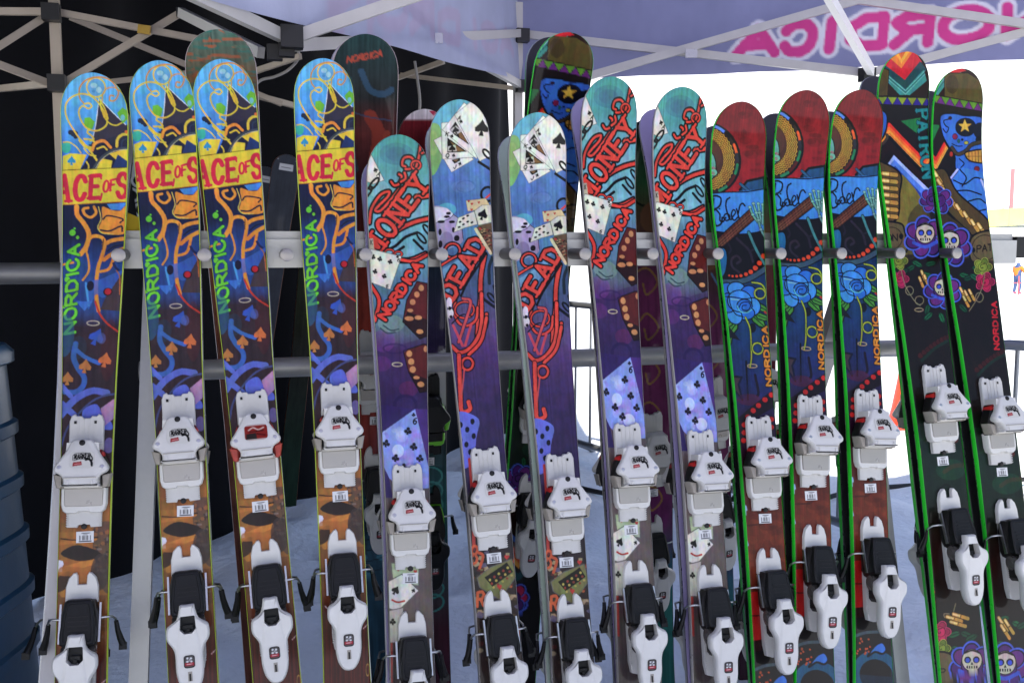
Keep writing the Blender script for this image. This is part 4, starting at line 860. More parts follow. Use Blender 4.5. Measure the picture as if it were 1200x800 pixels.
def tailf(v, L):
    t = np.clip((v - (L - 5)) / 5, 0, 1)
    return np.sqrt(np.clip(1 - t ** 2.4, .02, 1))
def bend(v, L):                                       # base line, cm towards the top-sheet side
    v = np.asarray(v, float)
    a = np.clip((30 - v) / 30, 0, 1) ** 2.1 * 6.2
    b = np.clip((v - (L - 22)) / 22, 0, 1) ** 2 * 2.6
    c = 1.0 * np.sin(np.clip((v - 26) / (L - 46), 0, 1) * math.pi) ** 2
    return a + b + c
def thick(v, L):
    return np.interp(v, [0, 8, 40, L * .52, L - 25, L], [.6, .75, 1.1, 1.55, 1.1, .75])
CACHE = {}
def ski_meshes(model, design, L, side, base, art=None, fine=True):
    key = (model, design, round(L, 1), side, base)
    if key in CACHE: return CACHE[key]
    Lr = L
    # top sheet
    vis = {'patron': 150., 'rider': 140.}.get(model, 133.)
    if art is not None:
        dv = .125 if fine else .3; nu = 112 if fine else 44
        v = np.concatenate([[0.002, .02, .06, .12, .2, .3, .4, .52], np.arange(.66, vis, dv), np.linspace(vis, L - .01, 26)])
        ls = L / LREF.get(design, L)
        u = np.linspace(-1, 1, nu)
        hw = (halfw(model, v) - .12).clip(.02) * tailf(v, L)
        X = hw[:, None] * u[None, :]; V = np.repeat(v[:, None], nu, 1)
        Y = -(bend(v, L) + thick(v, L))
        edge = .10 * np.clip((np.abs(u) - .93) / .07, 0, 1) ** 2
        co = np.stack([X / 100, (np.repeat(Y[:, None], nu, 1) + edge[None, :]) / 100, (L - V) / 100], -1).reshape(-1, 3)
        cols = art.sample(X.ravel(), V.ravel() / ls)
        top = colour_grid('topsheet', co, nu, len(v), cols, M_PRINT)
    else:
        top = None
    v = np.concatenate([[0.002, .05, .2, .5, 1, 1.7, 2.6, 3.8, 5.2, 7, 9], np.linspace(11, L - 6, 60), np.linspace(L - 5, L - .01, 8)])
    hw = halfw(model, v).clip(.02) * tailf(v, L); b = bend(v, L); t = thick(v, L)
    def strip(cols):                                  # cols: list of (x, y) arrays in cm
        n = len(cols); vs = []; fs = []
        for i in range(len(v)):
            for (x, y) in cols: vs.append((x[i] / 100, -y[i] / 100, (L - v[i]) / 100))
        for i in range(len(v) - 1):
            for j in range(n - 1): a = i * n + j; fs.append((a, a + 1, a + n + 1, a + n))
        return vs, fs
    sw = MB(); h2 = (hw - .12).clip(.01)
    for s in (-1, 1):
        vs, fs = strip([(s * h2, b + t), (s * (hw - .02), b + t - .1), (s * hw, b + .22)]); sw.add(vs, fs)
    ed = MB()
    for s in (-1, 1):
        vs, fs = strip([(s * hw, b + .22), (s * (hw + .02), b + .16), (s * (hw + .02), b), (s * (hw - .2), b)]); ed.add(vs, fs)
    bs = MB(); vs, fs = strip([(-hw + .2, b), (hw * 0, b), (hw - .2, b)]); bs.add(vs, fs)
    if top is None:
        vs, fs = strip([(-h2, b + t), (0 * hw, b + t), (h2, b + t)]); tp = MB(); tp.add(vs, fs); top = tp.mesh('topsheet', BASE['black'])
    CACHE[key] = (top, sw.mesh('sidewall', SIDE[side], 50), ed.mesh('edge', M_EDGE, 50), bs.mesh('base', BASE[base], 50))
    return CACHE[key]

# ------------------------------------------------------------------ bindings
def decal(name, w, h, draw, nu, nv, rounded=True):
    A = Art(None, h, w / 2); 
    draw(A)
    v = np.linspace(0, h, nv); u = np.linspace(-1, 1, nu)
    hw = np.full(nv, w / 2)
    if rounded:
        r = min(w, h) * .25; d = np.minimum(v, h - v); hw = w / 2 - r + r * np.sqrt(np.clip(1 - np.clip(1 - d / r, 0, 1) ** 2, 0, 1))
    X = hw[:, None] * u[None, :]; V = np.repeat(v[:, None], nu, 1)
    co = np.stack([X / 100, 0 * X, (h / 2 - V) / 100], -1).reshape(-1, 3)
    return colour_grid(name, co, nu, nv, A.sample(X.ravel(), V.ravel()), M_DECAL)

Art.RES = .05
def d_tag(A):
    A.img[:] = lin((236, 236, 236))
    A.line([(-.6, .35), (.9, .3)], .14, (120, 120, 125), False); A.line([(-.3, .6), (.4, .58)], .1, (150, 150, 150), False)
    for i in range(22):
        if i % 5 != 3: A.line([(-.95 + i * .09, .8), (-.95 + i * .09, 1.6)], .03 + .05 * ((i * 7) % 3 == 0), (40, 40, 44), False)
    A.line([(-1, 1.85), (1.1, 1.85)], .2, (70, 70, 75), False)
def d_badge(red):
    def f(A):
        if red:
            A.img[:] = lin((160, 54, 46)); A.fill([(-1.6, 1.5), (0, 1.4), (.1, 2.5), (-1.7, 2.5)], (70, 60, 58)); A.line([(-1.2, .9), (-.4, .5), (.4, .9), (1.3, .6)], .22, (220, 190, 180)); A.line([(.2, 1.6), (1.4, 1.9)], .3, (120, 30, 30)); A.line([(-1, 1.2), (1.2, 1.1)], .16, (60, 30, 30))
            A.line([(-1.9, .1), (1.9, .1), (1.9, 2.5), (-1.9, 2.5)], .12, (230, 226, 220), False, closed=True)
        else:
            A.img[:] = lin((222, 220, 214))
            A.line([(-1.45, 1.3), (-1.3, .45), (0, .22), (1.2, .4)], .1, (40, 40, 42)); A.line([(-1.35, 1.42), (-.4, 1.2), (.5, 1.22)], .1, (40, 40, 42))
            A.text('MARKER', (-1.22, 1.2), (.40, -.03), (.05, -.72), .17, (26, 26, 28), fill=.72)
            A.line([(.55, 1.32), (1.05, 1.25), (1.42, 1.7), (1.5, 2.25)], .34, (34, 34, 36)); A.line([(1.25, .65), (1.5, 1.1), (1.45, 1.6)], .2, (34, 34, 36))
            A.fill([(-1.35, 1.68), (-.1, 1.55), (0, 2.15), (-1.4, 2.3)], (170, 34, 44)); A.line([(-1.1, 1.98), (-.25, 1.9)], .16, (226, 160, 160), False)
    return f
def d_heel(A):
    A.img[:] = lin((116, 112, 110))
    A.line([(-.75, .2), (.75, .2), (.85, 2.1), (-.85, 2.1)], .14, (80, 78, 78), closed=True)
    for (x, y) in ((-.3, .55), (.3, .6), (0, .95), (-.35, 1.15), (.35, 1.2)): A.ell(x, y, .2, .18, (236, 236, 236))
    A.text('L', (-.1, 1.0), (.4, 0), (0, -.4), .1, (30, 30, 30)); A.fill([(-.8, 1.4), (.8, 1.4), (.8, 1.95), (-.8, 1.95)], (190, 50, 70)); A.line([(-.5, 1.68), (.5, 1.66)], .12, (236, 200, 200), False)
D_TAG = decal('price_sticker', 3.1, 2.1, d_tag, 40, 26, False)
D_BADGE = decal('badge', 3.8, 2.6, d_badge(False), 60, 42); D_BADGE_R = decal('badge', 3.8, 2.6, d_badge(True), 60, 42)
D_HEEL = decal('setting_window', 2.0, 2.4, d_heel, 26, 30)
Art.RES = .046

BM = {}
def sym(half): return half + [(-x, z) for x, z in reversed(half) if x > 1e-6]
def make_binding_meshes():
    Ht = lambda z: .052 + (.083 - z) / .083 * .020
    b = MB(); b.prism([(-.031, .05), (.031, .05), (.031, .121), (.027, .132), (.021, .135), (.018, .131), (.009, .131), (.006, .127), (-.006, .127), (-.009, .131), (-.018, .131), (-.021, .135), (-.027, .132), (-.031, .121)], [(0, 0), (.007, 0), (.009, .0015)])
    for x in (-.014, -.005, .005, .014): b.box((x, -.0092, .1), (.0022, .002, .05))
    BM['toe_plate'] = b.mesh('toe_plate', M_WHITE2)
    BM['plate_mark'] = MB().box((0, -.0099, 0), (.0045, .0012, .0055)).mesh('plate_mark', M_BLACK)
    b = MB(); b.prism(sym([(.0, .085), (.012, .085), (.020, .080), (.027, .066), (.037, .050), (.0455, .038), (.048, .031), (.045, .024), (.036, .019), (.031, .012), (.030, .004), (.030, -.002)]), [(.040, .003), (lambda z: .76 * Ht(z), 0), (lambda z: .90 * Ht(z), .0004), (lambda z: .965 * Ht(z), .0016), (Ht, .004)], 3)
    b.prism([(-.028, .080), (.028, .080), (.031, .05), (.031, -.004), (-.031, -.004), (-.031, .05)], [(0, 0), (.048, .001)])
    for s in (-1, 1): b.box((s * .021, -.071, .005), (.0018, .005, .008))
    BM['toe_binding'] = b.mesh('toe_binding', M_WHITE, 38)
    BM['housing_seam'] = MB().box((0, -.0705, .0145), (.056, .0012, .0014)).mesh('housing_seam', M_GREY)
    BM['grip_rib'] = MB().box((0, 0, 0), (.034, .0016, .0018)).mesh('grip_rib', M_DGREY)
    BM['side_link'] = MB().beam((0, -.018, .066), (0, -.030, -.004), .007, .0035, (0, 1, 0)).mesh('side_link', M_STEEL)
    for s, nm in ((-1, 'L'), (1, 'R')):
        q = lambda P: [(s * x, z) for x, z in P]
        BM['wing' + nm] = MB().prism(q([(.029, .064), (.034, .059), (.041, .043), (.0475, .022), (.044, -.003), (.037, -.005), (.031, .012)]), [(.006, .002), (.010, 0), (.035, 0), (.039, .003)], 2).mesh('wing', M_DGREY)
        b = MB().prism(q([(.034, .018), (.0505, .021), (.0450, -.004), (.0355, -.006)]), [(.014, .0), (.040, -.0004), (.0445, .002)])
        BM['wing_pad' + nm] = b.mesh('wing_pad', M_GREY)
        BM['wing_cap' + nm] = MB().prism(q([(.0280, .0665), (.0325, .062), (.0365, .053), (.0295, .054)]), [(.008, 0), (.0358, -.0004), (.0398, .002)], 2).mesh('wing_cap', M_RED)
    b = MB(); b.prism(sym([(0, .0), (.036, .0), (.0405, -.004), (.0405, -.036), (.037, -.048), (.030, -.053), (.012, -.053), (.010, -.050)]), [(0, 0), (.016, 0), (.0195, .002)])
    BM['pad_frame'] = b.mesh('pad_frame', M_WHITE)
    BM['friction_pad'] = MB().prism(sym([(0, -.006), (.034, -.006), (.0345, -.010), (.0335, -.038), (.031, -.040)]), [(.012, 0), (.0205, 0), (.0218, .0012)]).mesh('friction_pad', M_PAD)
    b = MB(); b.prism(sym([(.0, -.044), (.031, -.044), (.031, -.079), (.012, -.080), (.010, -.075)]), [(0, 0), (.0075, 0), (.009, .001)])
    for i in range(6):
        for s in (-1, 1): b.box((s * .0295, -.0095, -.055 - i * .0042), (.004, .003, .0018))
    BM['rear_plate'] = b.mesh('rear_plate', M_WHITE2)
    n = 14
    def disc(r, h0, h1): return [(r * math.cos(2 * math.pi * k / n), r * math.sin(2 * math.pi * k / n)) for k in range(n)], [(h0, 0), (h1, 0), (h1 + .0006, r * .2)]
    BM['screw'] = MB().prism(*disc(.0042, -.004, .001)).mesh('screw', M_STEEL); BM['dark_screw'] = MB().prism(*disc(.0055, -.002, .0012)).mesh('screw', M_DGREY)
    # heel
    b = MB(); b.prism(sym([(.0075, .100), (.0080, .116), (.011, .122), (.016, .121), (.024, .112), (.0285, .096), (.029, .066)]), [(0, 0), (.010, 0), (.0125, .0015)])
    BM['heel_plate'] = b.mesh('heel_plate', M_WHITE)
    b = MB(); b.prism(sym([(0, .075), (.027, .075), (.027, -.09), (.023, -.112), (.010, -.116)]), [(0, 0), (.012, 0), (.014, .002)])
    for i in range(14):
        for s in (-1, 1): b.box((s * .0245, -.015, -.035 - i * .0048), (.005, .003, .002))
    BM['heel_track'] = b.mesh('heel_track', M_WHITE2)
    b = MB(); b.prism(sym([(0, .074), (.026, .072), (.032, .05), (.033, .0), (.026, -.016)]), [(.008, 0), (.036, .001)]); b.prism(sym([(0, -.008), (.021, -.008), (.021, -.062), (.015, -.07)]), [(.008, 0), (.048, .001)])
    BM['heel_body'] = b.mesh('heel_body', M_DGREY)
    Hl = lambda z: .044 + (.078 - z) / .078 * .014
    b = MB(); b.prism(sym([(.0, .076), (.016, .076), (.0225, .073), (.0260, .060), (.0305, .025), (.031, .005), (.024, -.006)]), [(.024, .003), (lambda z: .7 * Hl(z), 0), (lambda z: .95 * Hl(z), .001), (Hl, .004), (Hl, .007), (lambda z: Hl(z) - .0015, .0082)], 3)
    BM['heel_binding'] = b.mesh('heel_binding', M_BLACK, 40)
    Hh = lambda z: .0745 + min(0, (z + .055)) * .14 + max(0, -abs(z + .03) + .03) * .12
    b = MB(); b.prism(sym([(.0, .016), (.0125, .016), (.0145, .008), (.020, -.010), (.035, -.020), (.0385, -.030), (.0375, -.046), (.029, -.060), (.0250, -.074), (.0250, -.105), (.0205, -.128), (.012, -.142), (.004, -.146)]), [(lambda z: Hh(z) - .028, .006), (lambda z: Hh(z) - .022, .001), (lambda z: Hh(z) - .008, 0), (lambda z: Hh(z) - .0025, .0015), (Hh, .004)], 3,
                    hole=([(-.0125, -.004), (.0135, -.004), (.015, -.028), (.007, -.036), (-.007, -.036), (-.014, -.028)], [Hh, .056]))
    BM['heel_housing'] = b.mesh('heel_housing', M_WHITE, 40)
    BM['housing_pit'] = MB().prism([(-.0123, -.0045), (.0133, -.0045), (.0147, -.028), (.0068, -.0355), (-.0068, -.0355), (-.0137, -.028)], [(.05, 0), (.0578, 0)]).mesh('housing_pit', M_BLACK)
    BM['release_knob'] = MB().box((0, -.061, -.025), (.017, .010, .007)).box((0, -.0625, -.031), (.006, .011, .007)).mesh('release_knob', M_BLACK)
    BM['adjust_slot'] = MB().box((0, -.0667, -.112), (.0075, .0016, .022)).mesh('adjust_slot', M_GREY); BM['adjust_screw'] = MB().box((0, -.0674, -.116), (.0032, .0016, .013)).mesh('adjust_screw', M_DGREY)
    M_SM = mat('smoked_plastic', (84, 80, 76), .25, var=.1)
    for s, nm in ((-1, 'L'), (1, 'R')):
        BM['spring_cap' + nm] = MB().tube([(s * .016, -.034, -.026), (s * .029, -.034, -.026), (s * .0295, -.034, -.026), (s * .0295, -.034, -.026), (s * .031, -.034, -.026)], [.0165, .0165, .0145, .009, .0085], 18).mesh('spring_cap', M_SM)
        BM['brake_wire' + nm] = MB().tube([(s * .024, -.016, .037), (s * .044, -.019, .039), (s * .055, -.013, .038), (s * .059, .0, .032), (s * .060, .006, .022)], .0022, 8).mesh('brake_wire', M_STEEL, 60)
        b = MB(); b.tube([(s * .0595, .003, .028), (s * .062, .008, .010), (s * .066, .014, -.006), (s * .070, .018, -.018)], [.004, .005, .0062, .007], 8); b.box((s * .0705, .018, -.022), (.014, .007, .013))
        BM['brake_arm' + nm] = b.mesh('brake_arm', M_BLACK, 40)
make_binding_meshes()

def add_binding(root, vt, L, style='white', red=False, simple=False):
    gap = .285
    def y_at(v): return -(float(bend(v * 100, L)) + float(thick(v * 100, L))) / 100
    Lm = L / 100
    toe = link('toe_binding', BM['toe_binding'], root, (0, y_at(vt) + .0005, Lm - vt))
    def sub(name, key, loc=(0, 0, 0), rot=None, par=toe): return link(name, BM[key] if isinstance(key, str) else key, par, loc, rot)
    parts = {}
    sub('toe_plate', 'toe_plate'); sub('pad_frame', 'pad_frame'); sub('friction_pad', 'friction_pad'); sub('rear_plate', 'rear_plate')
    ws = []
    for nm in 'LR': ws += [sub('wing', 'wing' + nm), sub('wing_pad', 'wing_pad' + nm)]; sub('wing_cap', 'wing_cap' + nm)
    sl = -math.atan(.020 / .083)
    if not simple:
        sub('housing_seam', 'housing_seam')
        for x in (-.02, .016): sub('plate_mark', 'plate_mark', (x, 0, .119))
        for s in (-1, 1): sub('screw', 'screw', (s * .037, -.0630, .0335), (sl, 0, 0))
        sub('screw', 'dark_screw', (0, -.0527, .0785), (sl, 0, 0)); sub('screw', 'dark_screw', (0, -.008, -.078))
    bz = .047
    bd = sub('badge', D_BADGE_R if red else D_BADGE, (.002, -(.052 + (.083 - bz) / .083 * .020) - .0009, bz), (sl, 0, 0))
    bd.scale = (1.15, 1, 1.2)
    vh = vt + gap
    heel = link('heel_binding', BM['heel_binding'], root, (0, y_at(vh) + .0005, Lm - vh))
    hs = [sub(n, n, par=heel) for n in ('heel_plate', 'heel_track', 'heel_body', 'heel_housing', 'housing_pit', 'release_knob')]
    for nm in 'LR': sub('spring_cap', 'spring_cap' + nm, par=heel)
    if not simple:
        for zz in (.022, .03, .038, .046): sub('grip_rib', 'grip_rib', (0, -(.044 + (.078 - zz) / .078 * .014) + .0008, zz), (-.178, 0, 0), heel)
        for xx in (-.0345, .0345): sub('side_link', 'side_link', (xx, 0, 0), None, heel)
        sub('adjust_slot', 'adjust_slot', par=heel); sub('adjust_screw', 'adjust_screw', par=heel)
    sub('setting_window', D_HEEL, (0, -.0712, -.087), (.139, 0, 0), par=heel)
    for nm in 'LR':
        r_ = random.uniform(-.05, .05); link('brake_wire', BM['brake_wire' + nm], heel); link('brake_arm', BM['brake_arm' + nm], heel, (0, 0, 0), (r_, 0, random.uniform(-.02, .02)))
    def om(o, m): o.material_slots[0].link = 'OBJECT'; o.material_slots[0].material = m
    if red:
        for w in ws: om(w, M_BROWNRED)
    if style == 'black':
        for o in [toe] + list(toe.children): om(o, M_BLACK)
        om(hs[3], M_BLACK); om(hs[0], M_BLACK); om(hs[1], M_DGREY)
        for o in toe.children:
            if o.name.startswith(('wing', 'pad_frame')): om(o, M_LIMEP)
        om(hs[2], M_LIMEP)
    return toe, heel

def ski_root(label, group, tip, up, side_x):
    pass
def place_ski(label, group, tipP, up, xdir, L, model, design, side, base, art, vt=None, name='ski', back=0.0, style='white', red=False, simple=False, fine=True, sticker=True):
    """tipP: point of the base line under the tip; up: unit vector tail->tip; xdir: the ski's right as seen from its top sheet"""
    up = Vector(up).normalized(); x = Vector(xdir); x = (x - up * x.dot(up)).normalized(); y = up.cross(x)
    tail = Vector(tipP) - up * (L / 100)
    root = bpy.data.objects.new(name, None); root.empty_display_size = .1; COL.objects.link(root)
    root.matrix_world = Matrix.Translation(tail + y * back) @ Matrix((x, y, up)).transposed().to_4x4()
    tag(root, label, 'ski', group)
    top, sw, ed, bs = ski_meshes(model, design, L, side, base, art, fine)
    link('topsheet', top, root); link('sidewall', sw, root); link('edge', ed, root); link('base', bs, root)
    if vt:
        add_binding(root, vt, L, style, red, simple)
        if sticker:
            vs = vt + .098
            link('price_sticker', D_TAG, root, (random.uniform(-.004, .006), -(float(bend(vs * 100, L)) + float(thick(vs * 100, L))) / 100 - .0006, L / 100 - vs), (0, random.uniform(-.05, .06), 0))
    return root

# ------------------------------------------------------------------ the ground: snow, flat under the tents, a slope behind
def snow_mat():
    m = bpy.data.materials.new('snow'); m.use_nodes = True
    nt = m.node_tree; b = nt.nodes['Principled BSDF']
    tc = nt.nodes.new('ShaderNodeTexCoord')
    n1 = nt.nodes.new('ShaderNodeTexNoise'); n1.inputs['Scale'].default_value = 3.0; n1.inputs['Detail'].default_value = 8
    n2 = nt.nodes.new('ShaderNodeTexNoise'); n2.inputs['Scale'].default_value = 28; n2.inputs['Detail'].default_value = 4
    for n in (n1, n2): nt.links.new(tc.outputs['Object'], n.inputs['Vector'])
    mx = nt.nodes.new('ShaderNodeMix'); mx.data_type = 'RGBA'
    mx.inputs[6].default_value = (.82, .87, .95, 1); mx.inputs[7].default_value = (.92, .95, .99, 1)
    nt.links.new(n1.outputs[0], mx.inputs[0]); nt.links.new(mx.outputs[2], b.inputs['Base Color'])
    b.inputs['Roughness'].default_value = .75
    ad = nt.nodes.new('ShaderNodeMath'); ad.operation = 'MULTIPLY_ADD'; ad.inputs[1].default_value = .35
    nt.links.new(n2.outputs[0], ad.inputs[0]); nt.links.new(n1.outputs[0], ad.inputs[2])
    bp = nt.nodes.new('ShaderNodeBump'); bp.inputs['Strength'].default_value = .9; bp.inputs['Distance'].default_value = .04
    nt.links.new(ad.outputs[0], bp.inputs['Height']); nt.links.new(bp.outputs[0], b.inputs['Normal'])
    return m
def terrain_h(X, Z):
    h = -.02 * np.clip(Z - 8, 0, 37)
    d = np.clip(Z - 46, 0, None)
    return h + .27 * d * d / (d + 14)
def build_ground():
    def axis(lo, hi, n, k): 
        t = np.linspace(-1, 1, n); s = np.sinh(t * k) / math.sinh(k)
        return np.where(s < 0, -s * lo, s * hi)
    gx = axis(-260, 260, 420, 6.2); gz = 3.6 + axis(-40, 420, 460, 6.4)
    X, Z = np.meshgrid(gx, gz)
    h = terrain_h(X, Z)
    near = np.exp(-((X / 7) ** 2 + ((Z - 3) / 8) ** 2))
    r = np.random.default_rng(5)
    for _ in range(46):
        kx, kz, ph = r.normal(0, 7), r.normal(0, 7), r.random() * 6.3
        h = h + near * .0032 * np.sin(kx * X + kz * Z + ph)
    for _ in range(26):
        kx, kz, ph = r.normal(0, 1.5), r.normal(0, 1.5), r.random() * 6.3
        h = h + .006 * np.sin(kx * X + kz * Z + ph) * np.exp(-((Z - 3) / 30) ** 2)
    for _ in range(420):                              # trodden snow: boot prints and lumps
        cx, cz, rr, dp = r.uniform(-2.2, 3.2), r.uniform(1.6, 9), r.uniform(.05, .13), r.uniform(-.055, .03)
        h = h + dp * np.exp(-(((X - cx) / rr) ** 2 + ((Z - cz) / (rr * 1.4)) ** 2))
    P = np.stack([X * math.cos(YAW) + Z * math.sin(YAW), -X * math.sin(YAW) + Z * math.cos(YAW), h], -1).reshape(-1, 3)
    nu, nv = len(gx), len(gz)
    i = np.arange(nv - 1)[:, None] * nu + np.arange(nu - 1)[None, :]
    q = np.stack([i, i + 1, i + nu + 1, i + nu], -1).reshape(-1, 4)
    me = bpy.data.meshes.new('snow_ground'); me.from_pydata(P.tolist(), [], q.tolist()); me.update()
    me.polygons.foreach_set('use_smooth', [True] * len(me.polygons)); me.materials.append(snow_mat())
    tag(link('snow_ground', me), kind='structure')
build_ground()

# ------------------------------------------------------------------ canopies and their frames
def fabric(name, col, trans=.5, rough=.8, attr=False):
    m = bpy.data.materials.new(name); m.use_nodes = True
    nt = m.node_tree; nt.nodes.clear()
    o = nt.nodes.new('ShaderNodeOutputMaterial'); d = nt.nodes.new('ShaderNodeBsdfDiffuse'); t = nt.nodes.new('ShaderNodeBsdfTranslucent'); mx = nt.nodes.new('ShaderNodeMixShader')
    c = tuple(lin(col)) + (1,)
    n = nt.nodes.new('ShaderNodeTexNoise'); n.inputs['Scale'].default_value = 2.2; n.inputs['Detail'].default_value = 6
    tc = nt.nodes.new('ShaderNodeTexCoord'); nt.links.new(tc.outputs['Object'], n.inputs['Vector'])
    cm = nt.nodes.new('ShaderNodeMix'); cm.data_type = 'RGBA'; cm.inputs[6].default_value = tuple(v * .9 for v in c[:3]) + (1,); cm.inputs[7].default_value = c
    nt.links.new(n.outputs[0], cm.inputs[0])
    if attr:
        va = nt.nodes.new('ShaderNodeVertexColor'); va.layer_name = 'print'; nt.links.new(va.outputs[0], cm.inputs[6]); nt.links.new(va.outputs[0], cm.inputs[7])
    bp = nt.nodes.new('ShaderNodeBump'); bp.inputs['Strength'].default_value = .5; bp.inputs['Distance'].default_value = .04; nt.links.new(n.outputs[0], bp.inputs['Height'])
    for s in (d, t): nt.links.new(cm.outputs[2], s.inputs[0]); nt.links.new(bp.outputs[0], s.inputs['Normal'])
    mx.inputs[0].default_value = trans
    nt.links.new(d.outputs[0], mx.inputs[1]); nt.links.new(t.outputs[0], mx.inputs[2]); nt.links.new(mx.outputs[0], o.inputs[0])
    return m
F_VIOLET = fabric('violet_fabric', (160, 163, 198), .5)
F_PALE = fabric('pale_lavender_fabric', (186, 186, 222), .4)
F_PRINT = fabric('printed_valance_fabric', (200, 200, 200), .42, attr=True)
F_BLACK = mat('black_fabric', (24, 24, 27), .9, var=.4, scale=3, bump=.5, spec=.1)
M_FRAME = mat('painted_frame', (186, 184, 180), .45, .25, var=.1, scale=25)
M_FRAMED = mat('worn_dark_frame', (176, 164, 148), .5, .3, var=.2, scale=18)
M_JOINT = mat('black_joint_plastic', (18, 18, 20), .45, var=.2)

CX, CZ = .02, 3.95
AV = np.array([1.20, -.15]); BV = np.array([-.484, -1.63])       # half sides of the canopy, right/ahead of the photographer
EAVE = 2.33
def canopy_pt(a, b, h): p = np.array([CX, CZ]) + AV * a + BV * b; return cw(p[0], p[1], h)
NA, NB = 2.0, 3.6  # near end stretched unseen past the camera to cut light on the ski fronts
def sheet(fn, nu, nv):
    P = [fn(i / (nu - 1), j / (nv - 1)) for j in range(nv) for i in range(nu)]
    f = [(j * nu + i, j * nu + i + 1, (j + 1) * nu + i + 1, (j + 1) * nu + i) for j in range(nv - 1) for i in range(nu - 1)]
    return P, f
def build_violet():
    root = bpy.data.objects.new('canopy_tent', None); COL.objects.link(root); root.location = Vector(cw(CX, CZ, 0))
    bpy.context.view_layer.update()
    inv = Matrix.Translation(-root.location)
    def part(name, mb, m, ang=35):
        mb.v = [tuple(inv @ Vector(v)) for v in mb.v]
        return mb.build(name, m, root, ang)
    # hip roof
    def roof(u, w):
        a, b = u * NA, w * NB
        e = min(a, NA - a, (b), (NB - b)) if False else min(min(u, 1 - u) * NA * 1.21, min(w, 1 - w) * NB * 1.70)
        h = EAVE + min(1.0, e * .62) + .015 * math.sin(9 * u + 4 * w) * math.sin(11 * w)
        return canopy_pt(a, b, h)
    part('roof', MB().add(*sheet(roof, 41, 49)), F_VIOLET, 60)
    def skirt(fn, n, name, m, hb):
        def g(u, w):
            p, nrm = fn(u)
            wob = .012 * math.sin(u * 37) * w + .02 * math.sin(u * 9 + 1) * w
            return p + nrm * wob + np.array([0, 0, EAVE + (hb(u) - EAVE) * w])
        return part(name, MB().add(*sheet(g, n, 9)), m, 60)
    nA = cw(-.12, -.99, 0); nB = cw(.96, -.28, 0)
    # printed valances: the maker's name is printed on the outside and shows through mirrored
    class ValArt(Art):
        RES = .25
        def __init__(self, length, n0, nd, org, vec, base):
            super().__init__(None, 40.0, length / 2); self.org = org; self.vec = vec; self.nrm = n0; self.len = length
            self.img[:] = lin(base)
        def m(self, p):
            out = []
            for x, y in p:
                q = on_plane(x, y, self.org, self.nrm) - self.org
                out.append(((q @ self.vec) * 100 - self.len / 2, (EAVE - self.org[2] - q[2]) * 100))
            return np.array(out)
        def scale_at(self, x, y): return .34
    def printed(fn_uv, vec, org, nrm, length, hb, base, draw, nu, nv, name):
        A = ValArt(length * 100, nrm, None, org, vec, base); draw(A)
        A.mottle(.08, 0, 5)
        u = np.linspace(0, 1, nu); w = np.linspace(0, 1, nv)
        co = []; X = []; V = []
        for wj in w:
            for ui in u:
                p = fn_uv(ui); hgt = EAVE + (hb(ui) - EAVE) * wj
                wob = (.010 * math.sin(ui * 37) + .018 * math.sin(ui * 9 + 1)) * wj
                co.append(p + nrm * wob + np.array([0, 0, hgt])); X.append((ui - .5) * length * 100); V.append((EAVE - hgt) * 100)
        co = np.array(co) - np.array(root.location)
        link(name, colour_grid(name, co, nu, nv, A.sample(np.array(X), np.array(V)), F_PRINT), root)
    nA = cw(-.124, -.992, 0); nB = cw(.959, -.285, 0)
    PK = (226, 92, 168); WH = (226, 224, 236)
    def drawA(A):
        GL = [('A', (908, 61), (-52, 3.6), (4, -28)), ('C', (950, 58), (-36, 2.6), (4, -31)), ('I', (978, 56), (-30, 2), (4, -32)), ('D', (1033, 53), (-46, 3.5), (4, -33)), ('R', (1087, 50), (-46, 3.5), (4, -33)), ('O', (1155, 45), (-58, 4), (3, -33)), ('N', (1226, 39), (-56, 4), (2, -33))]
        for w, c in ((21, WH), (12, PK)):
            for ch, o, ex, ey in GL: A.text(ch, o, ex, ey, w, c, fill=.86)
    def drawB(A):
        GL = [('N', (430, 22), (-50, -8), (0, -44)), ('O', (470, 32), (-40, -8), (0, -38)), ('R', (505, 40), (-34, -7), (0, -34)), ('D', (535, 48), (-28, -6), (0, -30)), ('I', (556, 54), (-16, -4), (0, -26)), ('C', (576, 58), (-18, -4), (0, -24)), ('A', (596, 62), (-18, -4), (0, -22))]
        for ch, o, ex, ey in GL: A.text(ch, o, ex, ey, 12, (212, 204, 230), fill=.8)
    la, lb = float(np.linalg.norm(AV)) * NA, float(np.linalg.norm(BV)) * NB
    va = cw(*(AV / np.linalg.norm(AV)), 0); vb = cw(*(BV / np.linalg.norm(BV)), 0); oc = cw(CX, CZ, 0.0)
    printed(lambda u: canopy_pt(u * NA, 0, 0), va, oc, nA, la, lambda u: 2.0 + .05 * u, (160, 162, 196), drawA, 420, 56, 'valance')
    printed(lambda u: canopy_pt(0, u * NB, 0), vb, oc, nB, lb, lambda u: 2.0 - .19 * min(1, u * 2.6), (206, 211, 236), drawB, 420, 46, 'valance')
    skirt(lambda u: (canopy_pt(u * NA, NB, 0), -nA), 60, 'valance', F_VIOLET, lambda u: 2.0)
    skirt(lambda u: (canopy_pt(NA, u * NB, 0), -nB), 60, 'valance', F_VIOLET, lambda u: 2.16)
    # legs
    for a, b in ((0, 0), (NA, 0), (NA, NB), (0, NB)):
        p = canopy_pt(a * .995 + .004, b * .995 + .004, 0)
        part('leg', MB().beam(p + (0, 0, -.02), p + (0, 0, EAVE - .03), .032, .032, (1, 0, 0)), M_FRAME)
    def px(x, y, d): return at_depth(x, y, d)
